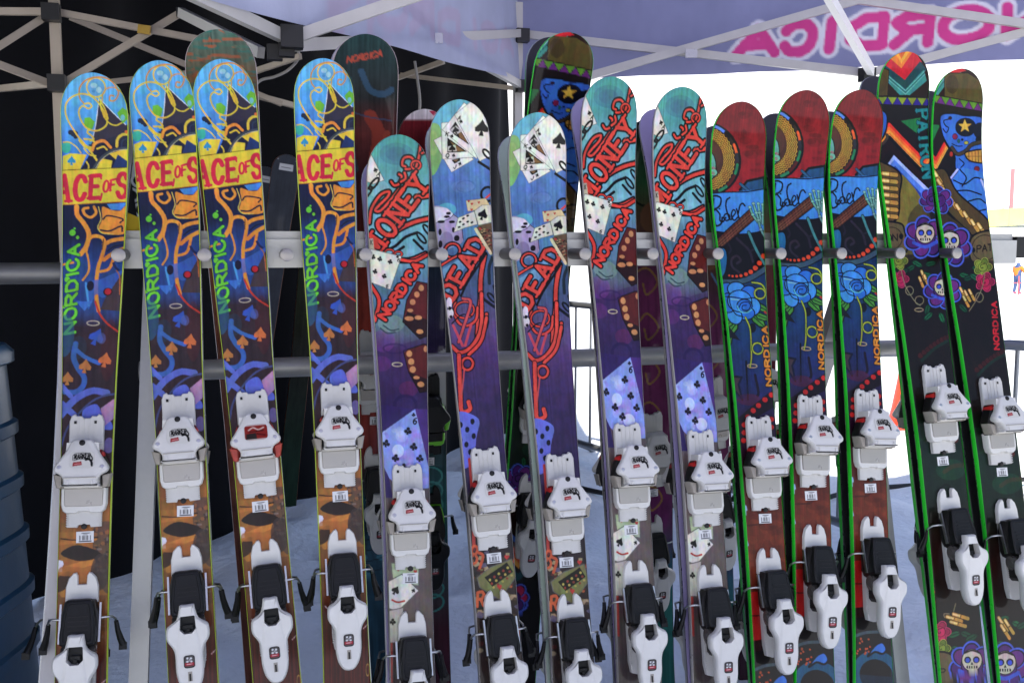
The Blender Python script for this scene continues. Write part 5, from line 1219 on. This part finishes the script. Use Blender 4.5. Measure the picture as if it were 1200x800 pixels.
    def dA(x): # depth of the far side of the frame at an image column
        t = (x - 600) / FPX; k = (CX - t * CZ) / (t * AV[1] - AV[0]); return CZ + AV[1] * k - .03
    def dB(x):
        t = (x - 600) / FPX; k = (CX - t * CZ) / (t * BV[1] - BV[0]); return CZ + BV[1] * k
    def bar(p, q, w=.026, t=.018, m=M_FRAME):
        part('frame_bar', MB().beam(p, q, w, t, (0, 0, 1)), m)
    bar(px(612, 40, dA(612)), px(1018, 86, dA(1018)), .030); bar(px(618, 110, dA(618) - .02), px(1006, 0, dA(1006) - .02), .030)
    bar(px(1018, 86, dA(1018)), px(1420, -20, dA(1300)), .030); bar(px(1006, 0, dA(1006) - .02), px(1420, 60, dA(1300) - .02), .030)
    bar(px(1021, 84, dA(1018) - .03), px(962, -20, 3.0), .034, .022, mat('white_frame', (226, 226, 224), .4, .1, var=.05))
    bar(px(348, 53, 2.36), px(612, 39, 3.92), .030); bar(px(344, -48, 2.36), px(612, 101, 3.92), .028)
    bar(px(334, 44, 2.33), px(216, -12, 1.90), .028); bar(px(306, 62, 2.40), px(212, 15, 2.84), .026); bar(px(350, 42, 2.33), px(520, -16, 2.45), .028)
    for x, y, d in ((810, 63, dA(810) - .04), (512, 45, 3.1)): part('pivot_plate', MB().beam(px(x - 7, y, d - .02), px(x + 7, y, d - .02), .03, .01), M_STEEL)
    for x, y, d, s in ((342, 44, 2.31, .05), (322, 62, 2.34, .035), (336, 58, 2.33, .035), (1016, 88, dA(1016) - .02, .05), (612, 42, 3.90, .05), (612, 101, 3.90, .045)):
        p = px(x, y, d); part('joint', MB().box(tuple(p), (s, s * .8, s)), M_JOINT)
    tag(root, 'lavender pop-up canopy with pale scissor frame and mirrored pink lettering on its valance', 'canopy')
build_violet()

def build_black():
    o = cw(-1.66, 4.04, 0)
    root = bpy.data.objects.new('market_tent', None); COL.objects.link(root); root.location = Vector(o)
    bpy.context.view_layer.update(); inv = Matrix.Translation(-root.location)
    def part(name, mb, m, ang=35):
        mb.v = [tuple(inv @ Vector(v)) for v in mb.v]; return mb.build(name, m, root, ang)
    def wl(t): return np.array([-1.66, 4.04]) + np.array([.49, .872]) * t      # foot line of the wall
    def wall(u, w):
        p = wl(-1.1 + 4.5 * u); n = np.array([-.872, .49]); k = .05 * math.sin(u * 46 + .6 * math.sin(w * 3)) + .03 * math.sin(u * 17 + w * 2)
        p = p + n * k
        return cw(p[0], p[1], -.03 + 2.62 * w)
    part('wall_panel', MB().add(*sheet(wall, 120, 12)), F_BLACK, 60)
    R = [(-1.6, -2.2), (.12, 3.97), (.03, 7.0), (-2.6, 7.6), (-3.3, -1.9)]  # roof outline, enlarged unseen behind the camera to keep light off the skis
    c = (-1.7, 3.0)
    def seg(i, t):
        a, b = np.array(R[i]), np.array(R[(i + 1) % 5]); return a + (b - a) * t
    def roof(u, w):
        k = u * 5; i = min(4, int(k)); p = seg(i, k - i); q = p + (np.array(c) - p) * w
        h = 2.52 if i not in (0,) else 2.46
        return cw(q[0], q[1], h + .75 * w + .02 * math.sin(u * 60) * (1 - w))
    part('roof', MB().add(*sheet(roof, 101, 10)), F_BLACK, 60)
    def px(x, y, d): return at_depth(x, y, d)
    def bar(p, q, w=.026, t=.018, m=M_FRAME): part('frame_bar', MB().beam(p, q, w, t, (0, 0, 1)), m)
    p = px(66, 60, 2.8)
    part('leg', MB().beam((p[0], p[1], -.02), (p[0], p[1], 2.5), .026, .026, (1, 0, 0)), M_FRAMED)
    bar(px(65, 14, 2.78), px(262, 52, 2.9), .018, .014, M_FRAMED); bar(px(76, 97, 2.8), px(214, 14, 2.9), .019, .014, M_FRAMED); bar(px(-80, 13, 2.7), px(52, 14, 2.78), .019, .014, M_FRAMED)
    bar(px(-60, 92, 2.6), px(56, 18, 2.78), .019, .014, M_FRAMED); bar(px(-80, 46, 2.6), px(60, 99, 2.8), .019, .014, M_FRAMED); bar(px(82, 20, 3.2), px(330, 122, 3.6), .018, .014, M_FRAMED)
    bar(px(-40, 108, 3.6), px(60, 98, 2.9), .02, .016, M_FRAMED); bar(px(130, 96, 3.4), px(236, 84, 3.6), .018, .014, M_FRAMED); bar(px(262, 96, 3.5), px(352, 66, 3.3), .018, .014, M_FRAMED)
    bar(px(448, 98, 4.4), px(520, 72, 4.2), .02, .015, M_FRAMED); bar(px(470, 88, 4.6), px(606, 104, 4.3), .019, .014, M_FRAMED); bar(px(300, 112, 3.6), px(360, 128, 3.8), .02, .016, M_FRAMED)
    part('pivot_plate', MB().beam(px(162, 34, 2.82), px(176, 36, 2.82), .024, .01), mat('brass', (170, 140, 70), .35, .9))
    for x, y in ((60, 15), (67, 98)):
        q = px(x, y, 2.76); part('joint', MB().box(tuple(q), (.045, .04, .045)), M_JOINT)
    q = px(212, 15, 2.88); part('joint', MB().box(tuple(q), (.025, .02, .025)), M_JOINT)
    tag(root, 'black pop-up tent with dark back wall and exposed lattice of frame bars', 'tent')
build_black()

M_CABLE = mat('pale_cable', (150, 146, 142), .5)
tag(MB().tube([at_depth(x, y, d) for x, y, d in spline(np.array([(486, 72, 4.2), (489, 92, 4.2), (492, 120, 4.2), (490, 150, 4.2), (496, 172, 4.2)]))], .006, 8).build('cable', M_CABLE), 'thin pale cable hanging down inside the black tent', 'cable')
tag(MB().tube([at_depth(x, y, d) for x, y, d in spline(np.array([(296, 104, 3.4), (306, 94, 3.4), (322, 90, 3.4), (338, 82, 3.4), (350, 68, 3.4), (348, 56, 3.35)]))], .005, 8).build('cable', M_CABLE), 'pale cable looped along a frame bar of the black tent', 'cable')

# ------------------------------------------------------------------ ski rack
RX0, RX1 = -.34, 1.93
rack = bpy.data.objects.new('ski_rack', None); COL.objects.link(rack); rack.location = (.7, 2.2, 0)
bpy.context.view_layer.update()
def rpart(name, mb, m, ang=35):
    mb.v = [(x - .7, y - 2.2, z) for x, y, z in mb.v]; return mb.build(name, m, rack, ang)
rail_z = 1.342
rpart('peg_rail', MB().box(((RX0 + RX1) / 2, 2.152, rail_z), (RX1 - RX0, .014, .060)), M_ALU)
rpart('top_rail', MB().box(((RX0 + RX1) / 2, 2.186, rail_z + .022), (RX1 - RX0, .05, .05)), M_ALU)
rpart('end_tube', MB().tube([(-1.9, 2.172, 1.300), (RX0 - .003, 2.172, 1.303)], .022, 18), mat('dull_rail', (112, 112, 112), .45, .6, var=.15))
rpart('lower_rail', MB().tube([(-.24, 2.262, 1.085), (RX1, 2.262, 1.085)], .0225, 18), M_ALU)
rpart('shaded_rail_end', MB().box((2.4, 2.18, rail_z + .012), (.93, .06, .056)), mat('shaded_rail_black', (20, 20, 22), .4, .3))  # continues the rail; its shade is put into the near-black colour
M_CAP = mat('peg_cap', (150, 146, 142), .4, .6, var=.12, scale=200)
M_PEG = mat('peg_shaft', (96, 94, 92), .4, .7, var=.15)
for i in range(13):
    x = -.2486 + .16 * i
    pg = rpart('peg', MB().tube([(x, 2.142, 1.340), (x, 2.056, 1.340)], .0125, 16), M_PEG)
    cp = MB().tube([(x, 2.0555, 1.340), (x, 2.050, 1.340), (x, 2.0485, 1.340)], [.0135, .0135, .011], 18); cp.v = [(a - .7, b - 2.2, c) for a, b, c in cp.v]
    cp.build('peg_cap', M_CAP, pg)
for x, xf, xr in ((-.20, -.262, -.225), (1.50, 1.50, 1.50)):
    rpart('front_leg', MB().beam((x, 2.212, 1.30), (xf, 1.90, -.03), .034, .036, (0, 1, 0)), M_ALU); rpart('rear_leg', MB().beam((x + .004, 2.24, 1.29), (xr, 2.86, -.03), .034, .05, (0, 1, 0)), M_ALU)
    rpart('foot_bar', MB().beam((xf, 1.93, .12), (xr, 2.78, .12), .03, .03), M_ALU)
tag(rack, 'aluminium A-frame ski rack with round pegs along its flat top rail', 'rack')

def flag():
    p = on_plane(152, 280, np.array([0, 2.20, 0]), np.array([0, 1.0, 0])); root = MB()
    w, h, t = .034, .042, .012
    root.add([(-w, -t, 0), (w, -t, 0), (w * .9, -t * .6, h * .55), (-w * .3, -t * .4, h), (-w, t, 0), (w, t, 0), (w * .9, t * .6, h * .55), (-w * .3, t * .4, h)], [(0, 1, 2, 3), (5, 4, 7, 6), (0, 4, 5, 1), (1, 5, 6, 2), (2, 6, 7, 3), (3, 7, 4, 0)])
    o = root.build('yellow_wedge', mat('yellow_foam', (232, 196, 30), .6, var=.1)); o.location = (p[0], 2.19, rail_z + .047)
    tag(o, 'small yellow foam wedge lying on top of the rack rail', 'wedge')
flag()

# ------------------------------------------------------------------ skis on the front of the rack
ARTS = {'ace': art_ace(), 'money': art_money(), 'dead': art_dead(), 'rider': art_rider(), 'patL': art_patron('pat1'), 'patR': art_patron('pat2')}
for i, a_ in enumerate(ARTS.values()): a_.paint(300 + 50 * i, .3)
FG = 'skis standing in front on the rack'; PG = 'partner skis standing base to base behind'
rows = [
 ('ace1', 'ace', 'ace', 'ace', 'white', .829, 'blue and yellow ski with red-lettered banner, ending the row beside the blue container'),
 ('ace2', 'ace', 'ace', 'ace', 'white', .825, 'blue and yellow ski with red-lettered banner, second from the blue container'),
 ('ace3', 'ace', 'ace', 'ace', 'white', .836, 'blue and yellow ski with red-lettered banner and brick-red jaws on its toe binding'),
 ('ace4', 'ace', 'ace', 'ace', 'white', .837, 'blue and yellow ski with red-lettered banner, beside the short aqua ski'),
 ('mon1', 'money', 'money', 'money', 'lilac', .846, 'short aqua and purple ski with diagonal red lettering, its tip lowest in the row'),
 ('dead1', 'money', 'dead', 'money', 'pale', .905, 'blue and purple ski with a fan of playing cards, next to the short aqua ski'),
 ('dead2', 'money', 'dead', 'money', 'pale', .903, 'blue and purple ski with a fan of playing cards, beside the taller aqua ski'),
 ('mon2', 'money', 'money', 'money', 'lilac', .939, 'tall aqua and purple ski with diagonal red lettering, next to a card-fan ski'),
 ('mon3', 'money', 'money', 'money', 'lilac', .945, 'tall aqua and purple ski with diagonal red lettering, next to a red-tipped ski'),
 ('rid1', 'rider', 'rider', 'rider', 'black', .890, 'red-tipped ski with sombrero and blue rose, lowest of the three, beside an aqua ski'),
 ('rid2', 'rider', 'rider', 'rider', 'black', .885, 'red-tipped ski with sombrero and blue rose, between two others of its design'),
 ('rid3', 'rider', 'rider', 'rider', 'black', .885, 'red-tipped ski with sombrero and blue rose, beside the ski with a chevron tip'),
 ('pat1', 'patron', 'patL', 'patron', 'black', .938, 'tall dark ski with red and teal chevron tip and teal vertical letters'),
 ('pat2', 'patron', 'patR', 'patron', 'black', .937, 'tall dark ski with blue skull, star eye and bullet belt under an olive hat')]
OFF = .019                                            # top sheet to base line at the rail
PLAB = {'ace1': 'white-based ski with black and lime binding behind the ski beside the blue container',
 'ace2': 'rear partner of the blue and yellow ski second from the blue container', 'ace3': 'rear partner of the blue and yellow ski with brick-red jaws',
 'ace4': 'rear partner of the blue and yellow ski next to the short aqua ski', 'mon1': 'lilac-based rear partner of the short aqua ski',
 'dead1': 'pale-based rear partner of the card-fan ski next to the short aqua ski', 'dead2': 'pale-based rear partner of the card-fan ski beside the tall aqua ski',
 'mon2': 'lilac-based rear partner of the tall aqua ski next to the card-fan ski', 'mon3': 'lilac-based rear partner of the tall aqua ski next to a red-tipped ski',
 'rid1': 'black-based rear partner of the red-tipped ski beside the aqua ski', 'rid2': 'black-based rear partner of the middle red-tipped ski',
 'rid3': 'black-based rear partner of the red-tipped ski beside the chevron tip', 'pat1': 'black-based rear partner of the chevron-tipped dark ski', 'pat2': 'black-based rear partner of the dark ski with a blue skull'}
for k, model, design, side, base, vt, lab in rows:
    s_tip, x0, sl, Lm = ski_axis(k)
    up = Vector((sl, *((UPV[1:] * math.sqrt(1 - sl * sl))))).normalized()
    tip = Vector(P0) + Vector(UPV) * s_tip + Vector((x0 + sl * s_tip, 0, 0)) - Vector(NRM) * OFF
    L = Lm * 100
    vt = vt - (flat_tip(k) - s_tip)
    place_ski(lab, FG, tip, up, (1, 0, 0), L, model, design, side, base, ARTS[design], vt, red=(k == 'ace3'))
    # its partner: base to base, facing away
    st = 'black' if k == 'ace1' else 'white'
    jig = Vector((random.uniform(-.006, .006), 0, random.uniform(-.012, .006)))
    if k == 'ace1': jig = Vector((.008, 0, -.012))
    up_p = (up + Vector((.036, 0, 0))).normalized() if k == 'ace1' else up
    plab = PLAB[k]
    place_ski(plab, PG, tip + jig, up_p, (-1, 0, 0), L, model, 'plain_' + base, side, base, None, vt, back=-.003, style=st, simple=True, sticker=False)

# ------------------------------------------------------------------ skis on the back of the rack and behind it
BARTS = {k: art_back(k) for k in ('rust', 'dark', 'red', 'plum', 'green', 'black', 'dots', 'olive')}
BG = 'skis standing behind the rack'
PATB = Art(None); PATB.img = ARTS['patR'].img.copy()
for i_ in range(9):                                   # roses, bullets and chevrons again below the binding
    PATB.leaf(-5 + RNG.random() * 10, 100 + RNG.random() * 12, 3.2, RNG.random() * 6.3, [(34, 122, 78), (120, 150, 50)][i_ % 2])
PATB.rose(-3, 112, 4.2, (98, 40, 132), (126, 52, 140), (92, 116, 214), (36, 20, 60), 7); PATB.rose(4, 104, 2.6, (150, 165, 60), (120, 140, 50), (180, 190, 80), (40, 50, 24), 5)
PATB.fill([(1, 110), (7, 108), (7, 128), (0, 128)], (150, 124, 60))
for i_ in range(7): PATB.line([(1.5, 112 + i_ * 2.4), (6, 111 + i_ * 2.4)], 1.2, (60, 44, 26), False); PATB.line([(1.8, 112 + i_ * 2.4), (5.6, 111 + i_ * 2.4)], .7, (214, 170, 80), False)
for i_, c_ in enumerate(((96, 144, 220), (30, 24, 26), (236, 60, 32), (240, 120, 36), (244, 180, 60), (40, 24, 22), (18, 92, 98))): PATB.line([(-8, 124 + i_ * 1.5), (-1, 131 + i_ * 1.5), (7, 122 + i_ * 1.5)], 1.6, c_, False)
PATB.rose(-2, 146, 4.6, (98, 40, 132), (196, 32, 96), (92, 116, 214), (36, 20, 60), 7)
def back_ski(tip_px, low_px, y_tip, y_low, model, design, side, base, label, vt=None, partner=False, fine=False, art=None, hz=.42, plabel=None, style='white', dpt=None):
    if dpt: a = at_depth(*tip_px, dpt[0]); b = at_depth(*low_px, dpt[1])
    else:
        a = on_plane(*tip_px, np.array([0, y_tip, 0]), np.array([0, 1.0, 0])); b = on_plane(*low_px, np.array([0, y_low, 0]), np.array([0, 1.0, 0]))
    up = Vector(a - b).normalized()
    L = (a[2] + .03) / up.z * 100
    place_ski(label, BG, a, up, (1, 0, 0), L, model, design, side, base, art or BARTS[design], vt, simple=True, fine=fine, style=style, sticker=bool(vt))
    if partner: place_ski(plabel, BG, a, up, (-1, 0, 0), L, model, 'plain_' + base, side, base, None, vt, back=-.003, simple=True, sticker=False)
back_ski((256, 37), (306, 640), 2.33, 2.50, 'wide', 'rust', 'wide', 'white', 'wide ski with rusty green-brown tip rising behind two blue and yellow skis', partner=True, plabel='pale-rimmed partner behind the wide rusty ski')
back_ski((425, 43), (443, 700), 2.34, 2.50, 'wide', 'dark', 'wide', 'white', 'dark wide ski with small orange lettering at its tip and a red-brown middle', vt=.82, partner=True, plabel='pale-rimmed partner behind the dark wide ski with orange lettering')
back_ski((492, 128), (504, 700), 2.36, 2.52, 'plain', 'red', 'plain', 'white', 'ski with a white-rimmed dark red tip between the aqua ski and the card-fan ski', vt=.78, style='black')
back_ski((658, 41), (604, 740), 2.32, 2.50, 'patron', 'patBack', 'patron', 'black', 'dark skull-print ski leaning across behind the two card-fan skis', vt=.94, partner=True, art=PATB, plabel='black-based partner behind the leaning skull-print ski')
back_ski((752, 138), (762, 700), 2.34, 2.50, 'wide', 'plum', 'plain', 'black', 'plum and gold ski with green tip standing between the two tall aqua skis', vt=.90)
back_ski((818, 190), (838, 640), 2.40, 2.55, 'plain', 'plum', 'plain', 'black', 'plum ski half hidden between an aqua ski and a red-tipped ski', vt=.72)
back_ski((890, 150), (884, 640), 2.42, 2.55, 'plain', 'green', 'plain', 'black', 'green and brown ski half hidden between two red-tipped skis', vt=.74)
back_ski((337, 180), (276, 640), 0, 0, 'plain', 'black', 'copper', 'black', 'plain black ski with a white sticker below its tip, standing deep in the tent', dpt=(4.5, 4.7))
back_ski((312, 194), (246, 640), 0, 0, 'plain', 'black', 'copper', 'black', 'plain black ski deep in the tent, half hidden behind its neighbour and a blue ski', dpt=(4.6, 4.8))
back_ski((372, 230), (338, 560), 0, 0, 'plain', 'olive', 'copper', 'black', 'olive ski deep in the tent behind the blue and yellow skis', dpt=(4.7, 4.9))
back_ski((156, 172), (186, 640), 0, 0, 'plain', 'dots', 'plain', 'white', 'dark grey ski with white rings between the first two blue and yellow skis', dpt=(4.2, 4.4))
back_ski((8, 236), (58, 540), 0, 0, 'plain', 'olive', 'plain', 'black', 'olive ski with binding leaning in the dark beyond the blue container', vt=.36, dpt=(4.0, 4.1), style='black')

# ------------------------------------------------------------------ blue container at the end of the rack
M_BLUE = mat('blue_plastic', (14, 62, 92), .35, var=.25, scale=8, bump=.2)
def container():
    p = at_depth(-172, 560, 1.78); base = Vector((p[0], p[1], 0))
    root = bpy.data.objects.new('blue_container', None); COL.objects.link(root); root.location = base
    b = MB(); n = 40
    prof = [(0, .262), (.02, .27)] + [q for i in range(9) for q in ((.10 + i * .11, .262 - i * .0045), (.106 + i * .11, .269 - i * .0045), (.128 + i * .11, .269 - i * .0045), (.134 + i * .11, .261 - i * .0045))] + [(1.12, .220), (1.135, .214)]
    vs = [(r * math.copysign(abs(math.cos(t)) ** .4, math.cos(t)), r * math.copysign(abs(math.sin(t)) ** .4, math.sin(t)), z) for z, r in prof for t in np.linspace(0, 2 * math.pi, n, endpoint=False)]
    fs = [(i * n + k, i * n + (k + 1) % n, (i + 1) * n + (k + 1) % n, (i + 1) * n + k) for i in range(len(prof) - 1) for k in range(n)] + [tuple((len(prof) - 1) * n + k for k in range(n))]
    b.add(vs, fs); b.build('body', M_BLUE, root, 40)
    l = MB(); prof2 = [(1.125, .225), (1.13, .232), (1.15, .232), (1.165, .22), (1.17, .10)]
    vs = [(r * math.copysign(abs(math.cos(t)) ** .4, math.cos(t)), r * math.copysign(abs(math.sin(t)) ** .4, math.sin(t)), z) for z, r in prof2 for t in np.linspace(0, 2 * math.pi, n, endpoint=False)]
    fs = [(i * n + k, i * n + (k + 1) % n, (i + 1) * n + (k + 1) % n, (i + 1) * n + k) for i in range(len(prof2) - 1) for k in range(n)] + [tuple((len(prof2) - 1) * n + k for k in range(n))]
    l.add(vs, fs); l.build('lid', M_BLUE, root, 40)
    root.rotation_euler[2] = -YAW
    tag(root, 'tall ribbed dark blue plastic container beside the end of the ski row', 'container')
container()

# ------------------------------------------------------------------ crowd barriers, cone, cord and far things
M_GALV = mat('galvanised_steel', (128, 132, 138), .45, .7, var=.15, scale=20)
def barrier(a, b, label):
    a = Vector(cw(*a)); b = Vector(cw(*b)); d = (b - a); L = d.length; d.normalize()
    root = bpy.data.objects.new('crowd_barrier', None); COL.objects.link(root); root.location = a
    r = .13; P = []
    for (cx, cz, t0, t1) in ((r, .16 + r, 1.5, 1.0), (r, 1.0 - r, 1.0, .5), (L - r, 1.0 - r, .5, 0), (L - r, .16 + r, 0, -.5)):
        for t in np.linspace(t0, t1, 7): P.append((cx + r * math.cos(t * math.pi), cz + r * math.sin(t * math.pi)))
    P.append(P[0])
    MB().tube([d * x + Vector((0, 0, z)) for x, z in P], .019, 12, False).build('frame_tube', M_GALV, root, 60)
    n = int(L / .15)
    for i in range(1, n):
        x = L * i / n; MB().tube([d * x + Vector((0, 0, .16)), d * x + Vector((0, 0, 1.0))], .008, 8).build('upright', M_GALV, root, 60)
    q = Vector((-d.y, d.x, 0))
    for x in (.25, L - .25):
        MB().tube([d * x - q * .3 + Vector((0, 0, .012)), d * x - q * .26 + Vector((0, 0, .05)), d * x + Vector((0, 0, .16)), d * x + q * .26 + Vector((0, 0, .05)), d * x + q * .3 + Vector((0, 0, .012))], .016, 8).build('foot', M_GALV, root, 60)
    tag(root, label, 'barrier', 'crowd barriers behind the rack')
barrier((.15, 6.35, 0), (1.50, 4.05, 0), 'grey steel crowd barrier standing on the snow behind the aqua and red-tipped skis')
barrier((1.70, 3.62, 0), (3.3, 2.3, 0), 'grey steel crowd barrier with rounded corner beyond the skull-print ski')
def cord():
    P = [on_ground(x, y) + (0, 0, .014) for x, y in spline(np.array([(560, 566), (640, 566), (700, 579), (770, 592), (850, 602), (930, 596), (1000, 578), (1075, 571), (1160, 566), (1300, 560)]))]
    tag(MB().tube(P, .014, 8).build('power_cord', mat('black_rubber', (20, 20, 22), .6)), 'black cord lying across the snow behind the rack', 'cord')
cord()
def cone():
    g = on_ground(1062, 500); root = bpy.data.objects.new('traffic_cone', None); COL.objects.link(root); root.location = Vector(g)
    n = 24; b = MB(); b.tube([(0, 0, .03), (0, 0, .3), (0, 0, .72), (0, 0, .76)], [.13, .085, .026, .02], n); b.build('body', mat('orange_red_plastic', (226, 70, 44), .5), root, 50)
    MB().box((0, 0, .018), (.4, .4, .036)).build('foot_plate', MATS['orange_red_plastic'], root); MB().tube([(0, 0, .40), (0, 0, .54)], [.0735, .0525], n, False).build('white_band', M_WHITE, root, 50)
    tag(root, 'orange-red traffic cone on the snow beyond the red-tipped skis', 'cone')
cone()
def gz(X, Z): return float(terrain_h(np.float64(X), np.float64(Z)))
def skier():
    Z = 40.; X = (1191 - 600) / FPX * Z; g = cw(X, Z, gz(X, Z)); root = bpy.data.objects.new('person', None); COL.objects.link(root); root.location = Vector(g); root.rotation_euler[2] = -YAW - 1.2
    def skin(name, verts, edges, radii, m):
        me = bpy.data.meshes.new(name); me.from_pydata(verts, edges, []); me.materials.append(m)
        o = link(name, me, root); o.modifiers.new('s', 'SKIN'); 
        for i, r in enumerate(radii): me.skin_vertices[0].data[i].radius = (r, r)
        me.skin_vertices[0].data[0].use_root = True
        sb = o.modifiers.new('d', 'SUBSURF'); sb.levels = 1; sb.render_levels = 1
        bpy.context.view_layer.update()
        m2 = bpy.data.meshes.new_from_object(o.evaluated_get(bpy.context.evaluated_depsgraph_get())); o.modifiers.clear(); o.data = m2; m2.name = name
        m2.polygons.foreach_set('use_smooth', [True] * len(m2.polygons))
    S = .78
    V = [(0, 0, .92), (0, .02, 1.15), (0, .04, 1.42), (0, .05, 1.54), (0, .06, 1.66), (.2, .05, 1.40), (.30, .16, 1.16), (.26, .36, 1.06), (-.2, .05, 1.40), (-.32, .12, 1.16), (-.28, .32, 1.02), (.11, 0, .86), (.15, .06, .48), (.16, -.02, .10), (.16, .14, .06), (-.11, 0, .86), (-.15, .08, .48), (-.16, .0, .10), (-.16, .16, .06)]
    E = [(0, 1), (1, 2), (2, 3), (3, 4), (2, 5), (5, 6), (6, 7), (2, 8), (8, 9), (9, 10), (0, 11), (11, 12), (12, 13), (13, 14), (0, 15), (15, 16), (16, 17), (17, 18)]
    R = [.15, .16, .17, .07, .11, .08, .065, .05, .08, .065, .05, .11, .085, .07, .06, .11, .085, .07, .06]
    sc = lambda L: [(x * S, y * S, z * S) for x, y, z in L]
    skin('body', sc(V), E, [r * S for r in R], mat('blue_trousers', (60, 84, 130), .7))
    skin('jacket', sc([(0, 0, .88), (0, .02, 1.15), (0, .04, 1.43), (.2, .05, 1.40), (.30, .16, 1.16), (.27, .34, 1.07), (-.2, .05, 1.40), (-.32, .12, 1.16), (-.285, .30, 1.03)]), [(0, 1), (1, 2), (2, 3), (3, 4), (4, 5), (2, 6), (6, 7), (7, 8)], [r * S for r in (.19, .19, .19, .1, .085, .07, .1, .085, .07)], mat('orange_jacket', (236, 120, 40), .7))
    skin('helmet', sc([(0, .05, 1.66), (0, .055, 1.72)]), [(0, 1)], [.125 * S, .12 * S], mat('orange_helmet', (226, 130, 50), .4))
    tag(root, 'small figure in an orange jacket and helmet out on the bright snow', 'person')
skier()
def far():
    X = (1180 - 600) / FPX * 75; Z = 75.; h = gz(X, Z)
    yt = 287 - (h - CAM_H) / Z * FPX
    d = 78.; p0 = at_depth(1181, 236, d); p1 = at_depth(1180, 199, d)
    xx = (1180 - 600) / FPX; zz = np.linspace(40, 300, 600)
    def ground_at(px_, py_):
        for z in np.linspace(30, 350, 1600):
            hh = gz(px_, z)
            if 287 - (hh - CAM_H) / z * FPX <= py_: return z, hh
        return 100., gz(0, 100.)
    z, hh = ground_at(0, 252); X = xx * z; g = cw(X, z, hh)
    H = 52 / FPX * z
    o = MB().tube([(0, 0, -.2), (0, 0, H)], .0019 * z, 10).build('slalom_pole', mat('red_pole', (226, 110, 116), .5)); o.location = Vector(g)
    tag(o, 'red pole standing far up the white slope', 'pole')
    z, hh = ground_at(0, 268); a = cw((1150 - 600) / FPX * z, z, hh); b = cw((1290 - 600) / FPX * z, z, hh + .4)
    H = 22 / FPX * z
    r = bpy.data.objects.new('banner_fence', None); COL.objects.link(r); r.location = Vector(a)
    d = Vector(b - a)
    MB().beam(Vector((0, 0, H * .5)), d + Vector((0, 0, H * .55)), H * .9, .05).build('banner', mat('yellow_banner', (240, 224, 120), .6, var=.3, scale=1.2), r)
    for t in np.linspace(0, 1, 6): MB().tube([d * t + Vector((0, 0, -.2)), d * t + Vector((0, 0, H * 1.08))], .04, 8).build('post', M_GALV, r)
    tag(r, 'low yellow banner fence across the far snow slope', 'fence')
    r = bpy.data.objects.new('rope_fence', None); COL.objects.link(r)
    z = 39.; a = cw((1140 - 600) / FPX * z, z, gz(0, z)); r.location = Vector(a); d = Vector(cw((1300 - 600) / FPX * z, z, gz(0, z))) - Vector(a)
    for hgt in (.12, .5): MB().tube([Vector((0, 0, hgt)), d * .5 + Vector((0, 0, hgt - .03)), d + Vector((0, 0, hgt))], .016, 6).build('rope', mat('red_rope', (220, 90, 90), .6), r)
    for t in np.linspace(0, 1, 4): MB().tube([d * t + Vector((0, 0, -.1)), d * t + Vector((0, 0, .75))], .022, 8).build('post', MATS['red_rope'], r)
    tag(r, 'thin red rope fence on posts behind the orange figure', 'fence')
far()
